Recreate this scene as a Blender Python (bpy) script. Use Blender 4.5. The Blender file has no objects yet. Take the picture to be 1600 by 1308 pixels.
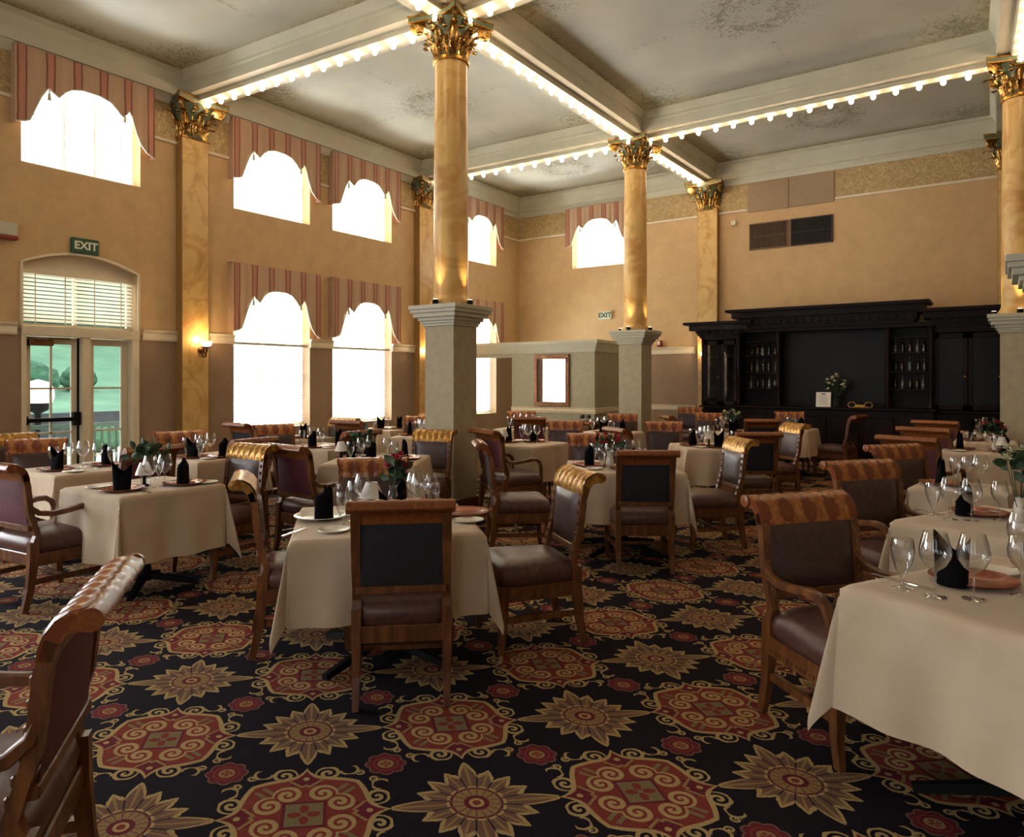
import bpy, bmesh, math, random
from mathutils import Vector, Matrix
PI = math.pi
S = bpy.context.scene
COL = S.collection
random.seed(7)

# ------------------------------------------------------------------ camera, world, big lights, exposure
EYE = 1.55
cam = bpy.data.cameras.new('camera')
cam_o = bpy.data.objects.new('camera', cam)
COL.objects.link(cam_o)
cam.sensor_fit = 'HORIZONTAL'; cam.sensor_width = 36.0
cam.lens = 36.0 * 1109.0 / 1600.0
cam.shift_y = -(654.0 - 593.0) / 1600.0
cam.clip_start = 0.05; cam.clip_end = 300
cam_o.location = (0, 0, EYE)
cam_o.rotation_euler = (PI / 2, 0, math.atan(769 / 1109.0))
S.camera = cam_o

S.view_settings.view_transform = 'Standard'
S.view_settings.look = 'None'
S.view_settings.gamma = 1.0
S.view_settings.use_curve_mapping = False
S.view_settings.exposure = 0.62

world = bpy.data.worlds.new('overcast_sky'); S.world = world
world.use_nodes = True
wn = world.node_tree.nodes; wn.clear()
wo = wn.new('ShaderNodeOutputWorld'); wb = wn.new('ShaderNodeBackground')
wb.inputs['Color'].default_value = (0.86, 0.94, 1.0, 1); wb.inputs['Strength'].default_value = 2.2
world.node_tree.links.new(wb.outputs[0], wo.inputs[0])

# room dimensions (metres)
XL, YB, XR, YF = -10.3, 15.14, 4.6, -4.2
ZC = 6.15          # ceiling panels
ZB = 5.80          # beam soffit
# windows of the left wall: (y0, y1, z0, z1)
UP = [(3.87, 5.39, 4.33, 5.62), (6.91, 8.45, 4.33, 5.62), (8.98, 10.53, 4.33, 5.62), (12.62, 14.17, 4.33, 5.62)]
LO = [(6.91, 8.45, 0.72, 3.28), (8.98, 10.53, 0.72, 3.28), (12.62, 14.17, 0.72, 3.28)]
BW = (-8.70, -7.15, 4.25, 5.55)      # back wall window x0,x1,z0,z1
UPB = [(-.4, 1.1, 4.33, 5.62), (-3.0, -1.5, 4.33, 5.62)]      # same wall behind the camera: unseen windows added to brighten the room
LOB = [(-.4, 1.1, .72, 3.28), (-3.0, -1.5, .72, 3.28)]  # lower row, likewise unseen and added
FWN = [(x, x + 1.6, .72, 3.4) for x in (-8.6, -5.6, -2.6, .4)]   # unseen tall openings added behind the camera for fill light
DAY = 118.0                          # W per m2 of daylight lamp
FK = 0.012                             # strength of the added fill from behind the camera
def day_and_fill(name, loc, rot, w, h, k=1.0):  # daylight at the seen windows, fill at the added ones
    l = bpy.data.lights.new(name, 'AREA'); l.shape = 'RECTANGLE'; l.size = w; l.size_y = h
    l.energy = DAY * w * h * k; l.color = (0.95, 0.965, 1.0) if k > .2 else (1.0, .90, .76)
    o = bpy.data.objects.new(name, l); o.location = loc; o.rotation_euler = rot; COL.objects.link(o)
for (y0, y1, z0, z1) in UP + LO:
    day_and_fill('day_and_fill', (XL - 0.34, (y0 + y1) / 2, (z0 + z1) / 2), (PI / 2, 0, -PI / 2), y1 - y0 + 0.1, z1 - z0 + 0.1)
for (y0, y1, z0, z1) in UPB + LOB:
    day_and_fill('day_and_fill', (XL - 0.34, (y0 + y1) / 2, (z0 + z1) / 2), (PI / 2, 0, -PI / 2), y1 - y0 + 0.1, z1 - z0 + 0.1, .28)  # fill lamps at the added side openings
for (x0, x1, z0, z1) in FWN:
    day_and_fill('day_and_fill', ((x0 + x1) / 2, YF - .45, (z0 + z1) / 2), (PI / 2, 0, 0), x1 - x0, z1 - z0, FK)  # warm fill lamps at the added rear openings
day_and_fill('day_and_fill', (XL - .34, 4.61, 2.6), (PI / 2, 0, -PI / 2), 1.4, .7, .09)
day_and_fill('day_and_fill', ((BW[0] + BW[1]) / 2, YB + 0.34, (BW[2] + BW[3]) / 2), (-PI / 2, 0, 0), 1.65, 1.4)

# ------------------------------------------------------------------ materials
def mk(name):
    m = bpy.data.materials.new(name); m.use_nodes = True
    nt = m.node_tree; nt.nodes.clear()
    out = nt.nodes.new('ShaderNodeOutputMaterial'); b = nt.nodes.new('ShaderNodeBsdfPrincipled')
    nt.links.new(b.outputs[0], out.inputs[0])
    return m, nt, b
def lin(c):
    return tuple((x / 255 / 12.92 if x / 255 <= .04045 else ((x / 255 + .055) / 1.055) ** 2.4) for x in c) + (1.0,)
def noise(nt, scale, detail=3, rough=.5, vec=None, dist=0.):
    n = nt.nodes.new('ShaderNodeTexNoise'); n.inputs['Scale'].default_value = scale
    n.inputs['Detail'].default_value = detail; n.inputs['Roughness'].default_value = rough
    n.inputs['Distortion'].default_value = dist
    if vec: nt.links.new(vec, n.inputs['Vector'])
    return n.outputs['Fac']
def ramp(nt, fac, stops, interp='LINEAR'):
    r = nt.nodes.new('ShaderNodeValToRGB'); nt.links.new(fac, r.inputs[0]); r.color_ramp.interpolation = interp
    e = r.color_ramp.elements
    while len(e) < len(stops): e.new(0.5)
    for i, (p, c) in enumerate(stops): e[i].position = p; e[i].color = c
    return r.outputs[0]
def objco(nt, scale=(1, 1, 1)):
    t = nt.nodes.new('ShaderNodeTexCoord'); mp = nt.nodes.new('ShaderNodeMapping')
    mp.inputs['Scale'].default_value = scale
    nt.links.new(t.outputs['Object'], mp.inputs[0]); return mp.outputs[0]
def bump(nt, b, fac, strength=.3, dist=.01):
    n = nt.nodes.new('ShaderNodeBump'); n.inputs['Strength'].default_value = strength; n.inputs['Distance'].default_value = dist
    nt.links.new(fac, n.inputs['Height']); nt.links.new(n.outputs[0], b.inputs['Normal'])
def simple(name, c, rough=.5, metal=0., var=.12, scale=8, spec=.5, bmp=0., stretch=(1, 1, 1), dark=None):
    m, nt, b = mk(name); c = lin(c)
    v = objco(nt, stretch); f = noise(nt, scale, 4, .6, v)
    c0 = lin(dark) if dark else tuple(x * (1 - var) for x in c[:3]) + (1,)
    c1 = c if dark else tuple(min(1, x * (1 + var)) for x in c[:3]) + (1,)
    nt.links.new(ramp(nt, f, [(.35, c0), (.65, c1)]), b.inputs['Base Color'])
    b.inputs['Roughness'].default_value = rough; b.inputs['Metallic'].default_value = metal
    b.inputs['Specular IOR Level'].default_value = spec
    if bmp: bump(nt, b, f, bmp, .004)
    return m
def emit(name, c, s):
    m, nt, b = mk(name); b.inputs['Base Color'].default_value = (0.9, .85, .8, 1)
    b.inputs['Emission Color'].default_value = c; b.inputs['Emission Strength'].default_value = s
    # tiny procedural unevenness of the glass envelope
    f = noise(nt, 20, 2); mr = nt.nodes.new('ShaderNodeMapRange'); nt.links.new(f, mr.inputs[0])
    mr.inputs[3].default_value = .25; mr.inputs[4].default_value = .4; nt.links.new(mr.outputs[0], b.inputs['Roughness'])
    return m

M = {}
M['frame_wood'] = simple('honey_wood', (122, 76, 40), .32, dark=(78, 44, 24), scale=9, stretch=(3, 3, .6), spec=.5)
M['dark_wood'] = simple('espresso_wood', (30, 15, 14), .42, dark=(17, 8, 9), scale=7, stretch=(2, 2, .4), spec=.13)
M['burl'] = simple('burl_wood', (176, 102, 40), .28, dark=(104, 52, 22), scale=16, stretch=(1, 1, 1))
M['gilt'] = simple('antique_gilt', (206, 158, 72), .32, metal=.85, dark=(120, 80, 28), scale=30)
M['gold'] = simple('gold_leaf', (214, 172, 96), .26, metal=.9, dark=(92, 60, 24), scale=34, bmp=.3)
M['green_bell'] = simple('verdigris_paint', (84, 98, 74), .5, var=.2, scale=20)
M['seat_leather'] = simple('oxblood_seat_leather', (98, 66, 58), .36, dark=(76, 48, 42), scale=30, bmp=.15)
M['pad_leather'] = simple('slate_back_leather', (74, 54, 50), .36, dark=(56, 40, 38), scale=30, bmp=.15)
M['plum_cloth'] = simple('plum_fabric', (98, 38, 48), .75, dark=(76, 26, 36), scale=60, bmp=.2)
M['navy_cloth'] = simple('midnight_fabric', (36, 33, 42), .8, dark=(26, 23, 30), scale=60, bmp=.2)
M['napkin'] = simple('black_napkin_linen', (11, 10, 13), .9, var=.3, scale=50, spec=.08)
M['black_metal'] = simple('black_metal', (14, 13, 13), .7, spec=.15)
M['white_paint'] = simple('cream_trim_paint', (216, 204, 176), .5, var=.04)
M['grey_trim'] = simple('stone_trim_paint', (184, 180, 158), .55, var=.05)
M['beam_paint'] = simple('sage_beam_paint', (188, 186, 164), .6, var=.05, scale=3)
M['pier_paint'] = simple('olive_pier_paper', (168, 156, 130), .75, var=.07, scale=10)
M['part_paint'] = simple('olive_partition_paper', (160, 154, 130), .75, var=.06, scale=10)
M['taupe_panel'] = simple('taupe_panel_paint', (150, 128, 100), .7, var=.05)
M['copper_plate'] = simple('copper_glazed_plate', (150, 74, 42), .22, metal=.35, dark=(110, 48, 28), scale=12)
M['china'] = simple('cream_china', (222, 216, 200), .2, var=.03)
M['silver'] = simple('silver_cutlery', (200, 198, 190), .2, metal=1., var=.05)
M['leafgreen'] = simple('dark_leaf_green', (48, 76, 38), .6, dark=(26, 48, 22), scale=30)
M['redpetal'] = simple('red_petals', (170, 28, 40), .6, dark=(120, 14, 26), scale=40)
M['whitepetal'] = simple('pale_petals', (214, 208, 180), .6, dark=(180, 176, 140), scale=40)
M['shade'] = simple('white_glass_shade', (236, 232, 224), .35, var=.02)
M['side_shade'] = simple('marble_side_shade', (150, 116, 62), .5, var=.05, scale=3)  # darker plain tone that holds the shade of the pilaster sides
M['paper'] = simple('white_menu_paper', (226, 222, 208), .6, var=.02)
M['ink'] = simple('dark_ink', (40, 36, 34), .6)
M['exit_green'] = simple('exit_green_enamel', (24, 74, 50), .4)
M['exit_cream'] = simple('exit_cream_enamel', (216, 220, 200), .4, var=.02)
M['red_box'] = simple('red_alarm_plastic', (130, 30, 26), .4)
M['bronze'] = simple('aged_bronze', (120, 78, 50), .4, metal=.7, dark=(70, 44, 26), scale=20)
M['lawn'] = simple('mown_lawn', (104, 140, 108), .9, dark=(84, 120, 92), scale=.6)
M['bush'] = simple('hillside_shrub_green', (66, 106, 78), .9, dark=(44, 78, 56), scale=3)
M['concrete'] = simple('pale_concrete', (196, 196, 184), .8, scale=2)
M['asphalt'] = simple('dark_asphalt', (56, 60, 64), .9, scale=2)
M['railing_green'] = simple('green_railing_paint', (24, 56, 44), .5)
M['slate'] = simple('dark_grille_metal', (42, 38, 34), .5, metal=.3, scale=3)
M['taupe_grille'] = simple('brown_grille_metal', (92, 74, 54), .5, metal=.3, scale=3)
M['bulb'] = emit('lit_bulb', (1.0, .70, .48, 1), 32.0)
M['sconce_glow'] = emit('lit_sconce_glass', (1.0, .66, .34, 1), 10.0)
M['lens'] = emit('lit_uplight_lens', (1.0, .74, .42, 1), 12.0)

def mat_glass():
    m = bpy.data.materials.new('clear_glass'); m.use_nodes = True; nt = m.node_tree; nt.nodes.clear()
    o = nt.nodes.new('ShaderNodeOutputMaterial'); mx = nt.nodes.new('ShaderNodeMixShader')
    t = nt.nodes.new('ShaderNodeBsdfTransparent'); g = nt.nodes.new('ShaderNodeBsdfGlossy')
    t.inputs[0].default_value = (.95, .96, .96, 1); g.inputs['Roughness'].default_value = .03
    lw = nt.nodes.new('ShaderNodeLayerWeight'); lw.inputs[0].default_value = .55
    f = noise(nt, 3, 2); a = nt.nodes.new('ShaderNodeMath'); a.operation = 'MULTIPLY_ADD'
    a.inputs[1].default_value = .02; a.inputs[2].default_value = .03
    nt.links.new(f, a.inputs[0])
    ad = nt.nodes.new('ShaderNodeMath'); ad.operation = 'MULTIPLY_ADD'; ad.inputs[1].default_value = .8
    nt.links.new(lw.outputs['Facing'], ad.inputs[0]); nt.links.new(a.outputs[0], ad.inputs[2])
    nt.links.new(ad.outputs[0], mx.inputs[0]); nt.links.new(t.outputs[0], mx.inputs[1]); nt.links.new(g.outputs[0], mx.inputs[2])
    nt.links.new(mx.outputs[0], o.inputs[0]); return m
M['glass'] = mat_glass()
def mat_pane():
    m = bpy.data.materials.new('window_glass'); m.use_nodes = True; nt = m.node_tree; nt.nodes.clear()
    o = nt.nodes.new('ShaderNodeOutputMaterial'); mx = nt.nodes.new('ShaderNodeMixShader')
    t = nt.nodes.new('ShaderNodeBsdfTransparent'); g = nt.nodes.new('ShaderNodeBsdfGlossy')
    g.inputs['Roughness'].default_value = .02; fr = nt.nodes.new('ShaderNodeFresnel'); fr.inputs[0].default_value = 1.3
    f = noise(nt, 2, 2); r = ramp(nt, f, [(0, (.94, .97, .96, 1)), (1, (.98, .99, .99, 1))]); nt.links.new(r, t.inputs[0])
    nt.links.new(fr.outputs[0], mx.inputs[0]); nt.links.new(t.outputs[0], mx.inputs[1]); nt.links.new(g.outputs[0], mx.inputs[2])
    nt.links.new(mx.outputs[0], o.inputs[0]); return m
M['pane'] = mat_pane()
def mat_blind():
    m = bpy.data.materials.new('white_blind_slats'); m.use_nodes = True; nt = m.node_tree; nt.nodes.clear()
    o = nt.nodes.new('ShaderNodeOutputMaterial'); mx = nt.nodes.new('ShaderNodeMixShader'); mx.inputs[0].default_value = .72
    d = nt.nodes.new('ShaderNodeBsdfDiffuse'); t = nt.nodes.new('ShaderNodeBsdfTranslucent')
    f = noise(nt, 6, 2); r = ramp(nt, f, [(0, (.80, .78, .72, 1)), (1, (.88, .86, .80, 1))])
    nt.links.new(r, d.inputs[0]); nt.links.new(r, t.inputs[0])
    nt.links.new(d.outputs[0], mx.inputs[1]); nt.links.new(t.outputs[0], mx.inputs[2]); nt.links.new(mx.outputs[0], o.inputs[0])
    return m
M['blind'] = mat_blind()
def mat_cloth():
    m, nt, b = mk('ivory_table_linen'); v = objco(nt)
    f = noise(nt, 5, 3, .5, v); w = noise(nt, 260, 1, .5, v)
    nt.links.new(ramp(nt, f, [(.3, lin((188, 166, 138))), (.7, lin((200, 180, 154)))]), b.inputs['Base Color'])
    b.inputs['Roughness'].default_value = .85; b.inputs['Sheen Weight'].default_value = .15
    bump(nt, b, w, .08, .002); return m
M['linen'] = mat_cloth()
def mat_wall(name, up, lo=None, zs=2.2):
    """sponged wall paper, a darker grasscloth below the rail"""
    m, nt, b = mk(name); v = objco(nt)
    f = noise(nt, 3.5, 8, .7, v); f2 = noise(nt, 45, 3, .6, v)
    mx = nt.nodes.new('ShaderNodeMath'); mx.operation = 'MULTIPLY_ADD'; mx.inputs[1].default_value = .35
    nt.links.new(f2, mx.inputs[0]); nt.links.new(f, mx.inputs[2])
    def two(c): return ramp(nt, mx.outputs[0], [(.45, tuple(x * .88 for x in lin(c)[:3]) + (1,)), (.9, tuple(x * 1.1 for x in lin(c)[:3]) + (1,))])
    if lo:
        sep = nt.nodes.new('ShaderNodeSeparateXYZ'); nt.links.new(v, sep.inputs[0])
        gt = nt.nodes.new('ShaderNodeMath'); gt.operation = 'GREATER_THAN'; gt.inputs[1].default_value = zs
        nt.links.new(sep.outputs[2], gt.inputs[0])
        mm = nt.nodes.new('ShaderNodeMix'); mm.data_type = 'RGBA'
        nt.links.new(gt.outputs[0], mm.inputs[0]); nt.links.new(two(lo), mm.inputs[6]); nt.links.new(two(up), mm.inputs[7])
        nt.links.new(mm.outputs[2], b.inputs['Base Color'])
    else: nt.links.new(two(up), b.inputs['Base Color'])
    b.inputs['Roughness'].default_value = .8; bump(nt, b, f2, .1, .002); return m
M['wall'] = mat_wall('tan_sponged_wallpaper', (192, 161, 117), (146, 121, 97))
def mat_frieze():
    m, nt, b = mk('damask_frieze_paper'); v = objco(nt, (1, 1, 1))
    vo = nt.nodes.new('ShaderNodeTexVoronoi'); vo.inputs['Scale'].default_value = 9; vo.feature = 'SMOOTH_F1'
    n = nt.nodes.new('ShaderNodeTexNoise'); n.inputs['Scale'].default_value = 14; nt.links.new(v, n.inputs['Vector'])
    ad = nt.nodes.new('ShaderNodeVectorMath'); ad.operation = 'MULTIPLY_ADD'; ad.inputs[1].default_value = (.25, .25, .25)
    nt.links.new(n.outputs['Color'], ad.inputs[0]); nt.links.new(v, ad.inputs[2]); nt.links.new(ad.outputs[0], vo.inputs['Vector'])
    w = nt.nodes.new('ShaderNodeMath'); w.operation = 'SINE'; w2 = nt.nodes.new('ShaderNodeMath'); w2.operation = 'MULTIPLY'; w2.inputs[1].default_value = 30
    nt.links.new(vo.outputs['Distance'], w2.inputs[0]); nt.links.new(w2.outputs[0], w.inputs[0])
    nt.links.new(ramp(nt, w.outputs[0], [(.3, lin((158, 136, 92))), (.55, lin((194, 170, 122)))]), b.inputs['Base Color'])
    b.inputs['Roughness'].default_value = .7; return m
M['frieze'] = mat_frieze()
def mat_marble():
    m, nt, b = mk('faux_marble'); v = objco(nt, (1, 1, .95))
    f = noise(nt, 1.6, 3, .5, v, .8); f2 = noise(nt, .9, 3, .5, v, 2.)
    r1 = ramp(nt, f, [(.3, lin((190, 154, 88))), (.5, lin((206, 172, 108))), (.62, lin((188, 146, 84))), (.75, lin((212, 184, 126)))])
    r2 = ramp(nt, f2, [(.45, (1, 1, 1, 1)), (.5, (.82, .70, .56, 1)), (.55, (1, 1, 1, 1))])
    mx = nt.nodes.new('ShaderNodeMix'); mx.data_type = 'RGBA'; mx.blend_type = 'MULTIPLY'; mx.inputs[0].default_value = .8
    nt.links.new(r1, mx.inputs[6]); nt.links.new(r2, mx.inputs[7]); nt.links.new(mx.outputs[2], b.inputs['Base Color'])
    b.inputs['Roughness'].default_value = .3; return m
M['marble'] = mat_marble()
def mat_valance():
    """pinkish buff stripes with thin wine lines, running vertically (object x)"""
    m, nt, b = mk('striped_valance_fabric'); v = objco(nt)
    sep = nt.nodes.new('ShaderNodeSeparateXYZ'); nt.links.new(v, sep.inputs[0])
    n = noise(nt, 4, 3, .5, v)
    a = nt.nodes.new('ShaderNodeMath'); a.operation = 'MULTIPLY_ADD'; a.inputs[1].default_value = .02
    nt.links.new(n, a.inputs[0]); nt.links.new(sep.outputs[0], a.inputs[2])
    d = nt.nodes.new('ShaderNodeMath'); d.operation = 'DIVIDE'; d.inputs[1].default_value = .33; nt.links.new(a.outputs[0], d.inputs[0])
    fr = nt.nodes.new('ShaderNodeMath'); fr.operation = 'FRACT'; nt.links.new(d.outputs[0], fr.inputs[0])
    buff, pink, wine = lin((178, 148, 120)), lin((170, 118, 94)), lin((116, 66, 54))
    nt.links.new(ramp(nt, fr.outputs[0], [(0, buff), (.30, buff), (.32, wine), (.345, wine), (.38, pink), (.60, pink), (.635, wine), (.66, wine), (.68, buff)]), b.inputs['Base Color'])
    b.inputs['Roughness'].default_value = .8; b.inputs['Sheen Weight'].default_value = .2; return m
M['valance'] = mat_valance()

# ---- little expression compiler: python arithmetic -> Math nodes
class X:
    nt = None
    def __init__(s, v): s.v = v
    @staticmethod
    def op(o, *a, clamp=False):
        n = X.nt.nodes.new('ShaderNodeMath'); n.operation = o; n.use_clamp = clamp
        for i, q in enumerate(a):
            q = q.v if isinstance(q, X) else q
            if isinstance(q, (int, float)): n.inputs[i].default_value = q
            else: X.nt.links.new(q, n.inputs[i])
        return X(n.outputs[0])
    def __add__(s, o): return X.op('ADD', s, o)
    __radd__ = __add__
    def __sub__(s, o): return X.op('SUBTRACT', s, o)
    def __rsub__(s, o): return X.op('SUBTRACT', o, s)
    def __mul__(s, o): return X.op('MULTIPLY', s, o)
    __rmul__ = __mul__
    def __truediv__(s, o): return X.op('DIVIDE', s, o)
    def __lt__(s, o): return X.op('LESS_THAN', s, o)
    def __gt__(s, o): return X.op('GREATER_THAN', s, o)
xabs = lambda a: X.op('ABSOLUTE', a)
xmin = lambda a, b: X.op('MINIMUM', a, b)
xmax = lambda a, b: X.op('MAXIMUM', a, b)
xsqrt = lambda a: X.op('SQRT', a)
xat = lambda y, x: X.op('ARCTAN2', y, x)
xcos = lambda a: X.op('COSINE', a)
xfr = lambda a: X.op('FRACT', a)
xexp = lambda a: X.op('EXPONENT', a)
hyp = lambda a, b: xsqrt(a * a + b * b)
def layer(base, mask, col):
    n = X.nt.nodes.new('ShaderNodeMix'); n.data_type = 'RGBA'
    X.nt.links.new(mask.v, n.inputs[0])
    if isinstance(base, tuple): n.inputs[6].default_value = base
    else: X.nt.links.new(base, n.inputs[6])
    if isinstance(col, tuple): n.inputs[7].default_value = col
    else: X.nt.links.new(col, n.inputs[7])
    return n.outputs[2]
def mat_carpet():
    m, nt, b = mk('patterned_hotel_carpet'); X.nt = nt
    v = objco(nt); sp = nt.nodes.new('ShaderNodeSeparateXYZ'); nt.links.new(v, sp.inputs[0])
    x = (X(sp.outputs[0]) + 2.05) / .925; y = (X(sp.outputs[1]) - 2.47) / .815
    wob = noise(nt, 30, 2, .5, v)
    a = x + y; c = y - x
    i = X.op('ROUND', a); j = X.op('ROUND', c)
    la = a - i; lc = c - j
    par = X.op('MODULO', xabs(i + j), 2.0) > .5
    fa, fc = xabs(la), xabs(lc); u, w = xmax(fa, fc), xmin(fa, fc)
    r = hyp(la, lc); th = xat(lc, la)
    ground, tan, tan2 = (.0105, .0072, .0115, 1), (.37, .262, .112, 1), (.26, .165, .068, 1)
    red, maroon, olive, mauve = (.19, .034, .024, 1), (.12, .016, .024, 1), (.18, .14, .066, 1), (.15, .082, .055, 1)
    def spiral(cx, cy, R, n, ch=1, wd=.27):
        dx, dy = u - cx, w - cy
        rr = hyp(dx, dy)
        ph = xfr(rr * (n / R) - xat(dy, dx) * (ch / (2 * PI)))
        return (xabs(ph - .5) < wd) * (rr < R)
    def disc(cx, cy, R): return hyp(u - cx, w - cy) < R
    # medallion
    ub = xexp(w * -20) * .15 + .345 - (w - .13) * (w - .13) * 1.4
    notR = 1 - par
    colM = ground
    c0 = layer(ground, spiral(.425, .135, .082, 1.7, -1, .26), tan)
    c0 = layer(c0, (xabs(hyp(u - .455, w - .265) - .055) < .009) * ((w - u) > -.235) * (u > .40), tan)
    c0 = layer(c0, spiral(.42, .335, .035, 1.3, 1, .3), tan)
    c0 = layer(c0, (xabs(u - (ub + .012)) < .021), tan)
    c0 = layer(c0, u < ub, red)
    c0 = layer(c0, (u > .30) * (u < ub - .01) * (w < .09), maroon)
    c0 = layer(c0, (xabs(u - (xabs(w - .02) * .9 + .285)) < .013) * (w < .1), tan2)
    c0 = layer(c0, disc(.375, 0., .020), tan)
    c0 = layer(c0, (hyp(u - .26, w - .22) < .05) * (xabs(u - w - .04) < .02), olive)
    c0 = layer(c0, spiral(.205, .105, .09, 1.7, 1, .3), tan)
    c0 = layer(c0, (u < .115), olive)
    c0 = layer(c0, (xabs(u - .118) < .01), maroon)
    c0 = layer(c0, (hyp(u - .055, w * 1.5) < .04), red)
    # rosette
    f16 = xabs(xcos(th * 8.)); f32 = xabs(xcos(th * 16.))
    ta = fc / (r + .001); tb = fa / (r + .001)
    sh = xabs(xfr(th * (8 / PI) + .5) - .5) * 2.
    rb = X.op('POWER', xmax(1 - sh, .001), .55) * .12 + f32 * .012 + .235 + xexp(ta * ta * -40) * .15 + xexp(tb * tb * -25) * .09
    d = rb - r
    c1 = layer(ground, d > 0, tan)
    c1 = layer(c1, d > .045, mauve)
    c1 = layer(c1, (d > .03) * (sh < .16), tan2)
    c1 = layer(c1, (xabs(r - .165) < .012) * (sh < .7), tan)
    c1 = layer(c1, (d > .02) * (sh > .9) * (r > .17), ground)
    c1 = layer(c1, (r < .15) * (f16 > .35), tan2)
    c1 = layer(c1, (xabs(r - .15) < .008) * (f16 > .3), maroon)
    c1 = layer(c1, (r < .075), maroon)
    c1 = layer(c1, (r < .045), tan)
    c1 = layer(c1, (r < .025), red)
    col = layer(c0, par, c1)
    # little flower where four cells meet
    gx, gy = .5 - fa, .5 - fc; g = hyp(gx, gy); gt = xat(gy, gx)
    lob = xabs(xcos(gt * 4.)) * .022 + .115
    col = layer(col, g < lob, mauve)
    col = layer(col, g < lob - .014, maroon)
    col = layer(col, (g < .085), red)
    col = layer(col, (g < .07), maroon)
    col = layer(col, (g < .052), tan2)
    col = layer(col, (g < .034) * (xabs(xcos(gt * 2.)) > .5), red)
    # pile
    nn = nt.nodes.new('ShaderNodeMix'); nn.data_type = 'RGBA'; nn.blend_type = 'MULTIPLY'; nn.inputs[0].default_value = 1
    pile = noise(nt, 170, 2, .7, v)
    nt.links.new(col, nn.inputs[6]); nt.links.new(ramp(nt, pile, [(.3, (.6, .6, .6, 1)), (.7, (1.35, 1.35, 1.35, 1))]), nn.inputs[7])
    nt.links.new(nn.outputs[2], b.inputs['Base Color'])
    b.inputs['Roughness'].default_value = .95; b.inputs['Specular IOR Level'].default_value = .1
    bump(nt, b, pile, .3, .004); return m
M['carpet'] = mat_carpet()
BAYX = [(-10.3, -5.37), (-5.37, .2)]
def mat_ceiling():
    """grey-green panels with stencilled foliage: a round medallion in each bay, corner sprays, a soft edge border"""
    m, nt, b = mk('stencilled_ceiling_paint'); X.nt = nt
    v = objco(nt); sp = nt.nodes.new('ShaderNodeSeparateXYZ'); nt.links.new(v, sp.inputs[0])
    x, y = X(sp.outputs[0]), X(sp.outputs[1])
    # bay coordinates
    left = x < -5.37
    bx = left * (x + 7.83) + (1 - left) * (x + 2.58); hx = left * 2.2 + (1 - left) * 2.5
    b1 = y < 6.45; b3 = y > 11.64; b2 = 1 - xmin(b1 + b3, 1.)
    by = b1 * (y - 3.8) + b2 * (y - 9.05) + b3 * (y - 13.4)
    hy = b1 * 2.35 + b2 * 2.3 + b3 * 1.5
    n1 = X(noise(nt, 16, 6, .7, v, 1.2)); n2 = X(noise(nt, 1.3, 2, .5, v))
    r = hyp(bx, by * 1.05)
    med = xmax(1 - xabs(r - .42) * 1.7, 0.) * (r < .95)
    ex, ey = hx - xabs(bx), hy - xabs(by)
    edge = xmin(ex, ey)
    bord = X.op('SUBTRACT', 1.0, xmin(xabs(edge) * 3.2, 1.), clamp=True)
    corner = X.op('SUBTRACT', 1.0, xmin(hyp(ex - .35, ey - .35) * .95, 1.), clamp=True)
    spray = xmax(1 - xabs(by) * 9, 0.) * (xabs(bx) < hx - .7) * (r > .95) * .5 + xmax(1 - xabs(bx) * 9, 0.) * (xabs(by) < hy - .6) * (r > .95) * .5
    amt = xmax(xmax(med * .75, bord * .85), xmax(corner * .9, spray))
    st = X.op('SUBTRACT', n1 + amt * .32, .66, clamp=False)
    mask = X.op('MULTIPLY', st, 9.0, clamp=True) * (amt > .03)
    base = ramp(nt, n2.v, [(.3, lin((178, 178, 162))), (.7, lin((194, 192, 176)))])
    base = layer(base, X.op('MULTIPLY', bord, .75, clamp=True), lin((158, 142, 100)))
    col = layer(base, mask * .7, lin((116, 110, 78)))
    nt.links.new(col, b.inputs['Base Color']); b.inputs['Roughness'].default_value = .75; return m
M['ceiling'] = mat_ceiling()
def mat_crest():
    """burl crest with darker ovals, object x across"""
    m, nt, b = mk('carved_burl_crest'); X.nt = nt; v = objco(nt)
    sp = nt.nodes.new('ShaderNodeSeparateXYZ'); nt.links.new(v, sp.inputs[0])
    x, z = X(sp.outputs[0]), X(sp.outputs[2])
    f = xfr(x / .128 + .5) - .5
    n = X(noise(nt, 40, 3, .6, v))
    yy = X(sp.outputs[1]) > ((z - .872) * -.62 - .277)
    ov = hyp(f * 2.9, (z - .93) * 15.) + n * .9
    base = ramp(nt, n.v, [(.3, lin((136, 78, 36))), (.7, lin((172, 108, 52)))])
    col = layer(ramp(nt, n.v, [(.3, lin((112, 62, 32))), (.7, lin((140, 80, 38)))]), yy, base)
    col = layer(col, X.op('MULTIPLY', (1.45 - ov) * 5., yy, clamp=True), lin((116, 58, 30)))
    nt.links.new(col, b.inputs['Base Color']); b.inputs['Roughness'].default_value = .25; return m
M['crest'] = mat_crest()
M['crest_gilt'] = simple('gilded_carved_crest', (196, 148, 66), .3, metal=.55, dark=(126, 82, 30), scale=30)

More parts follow.
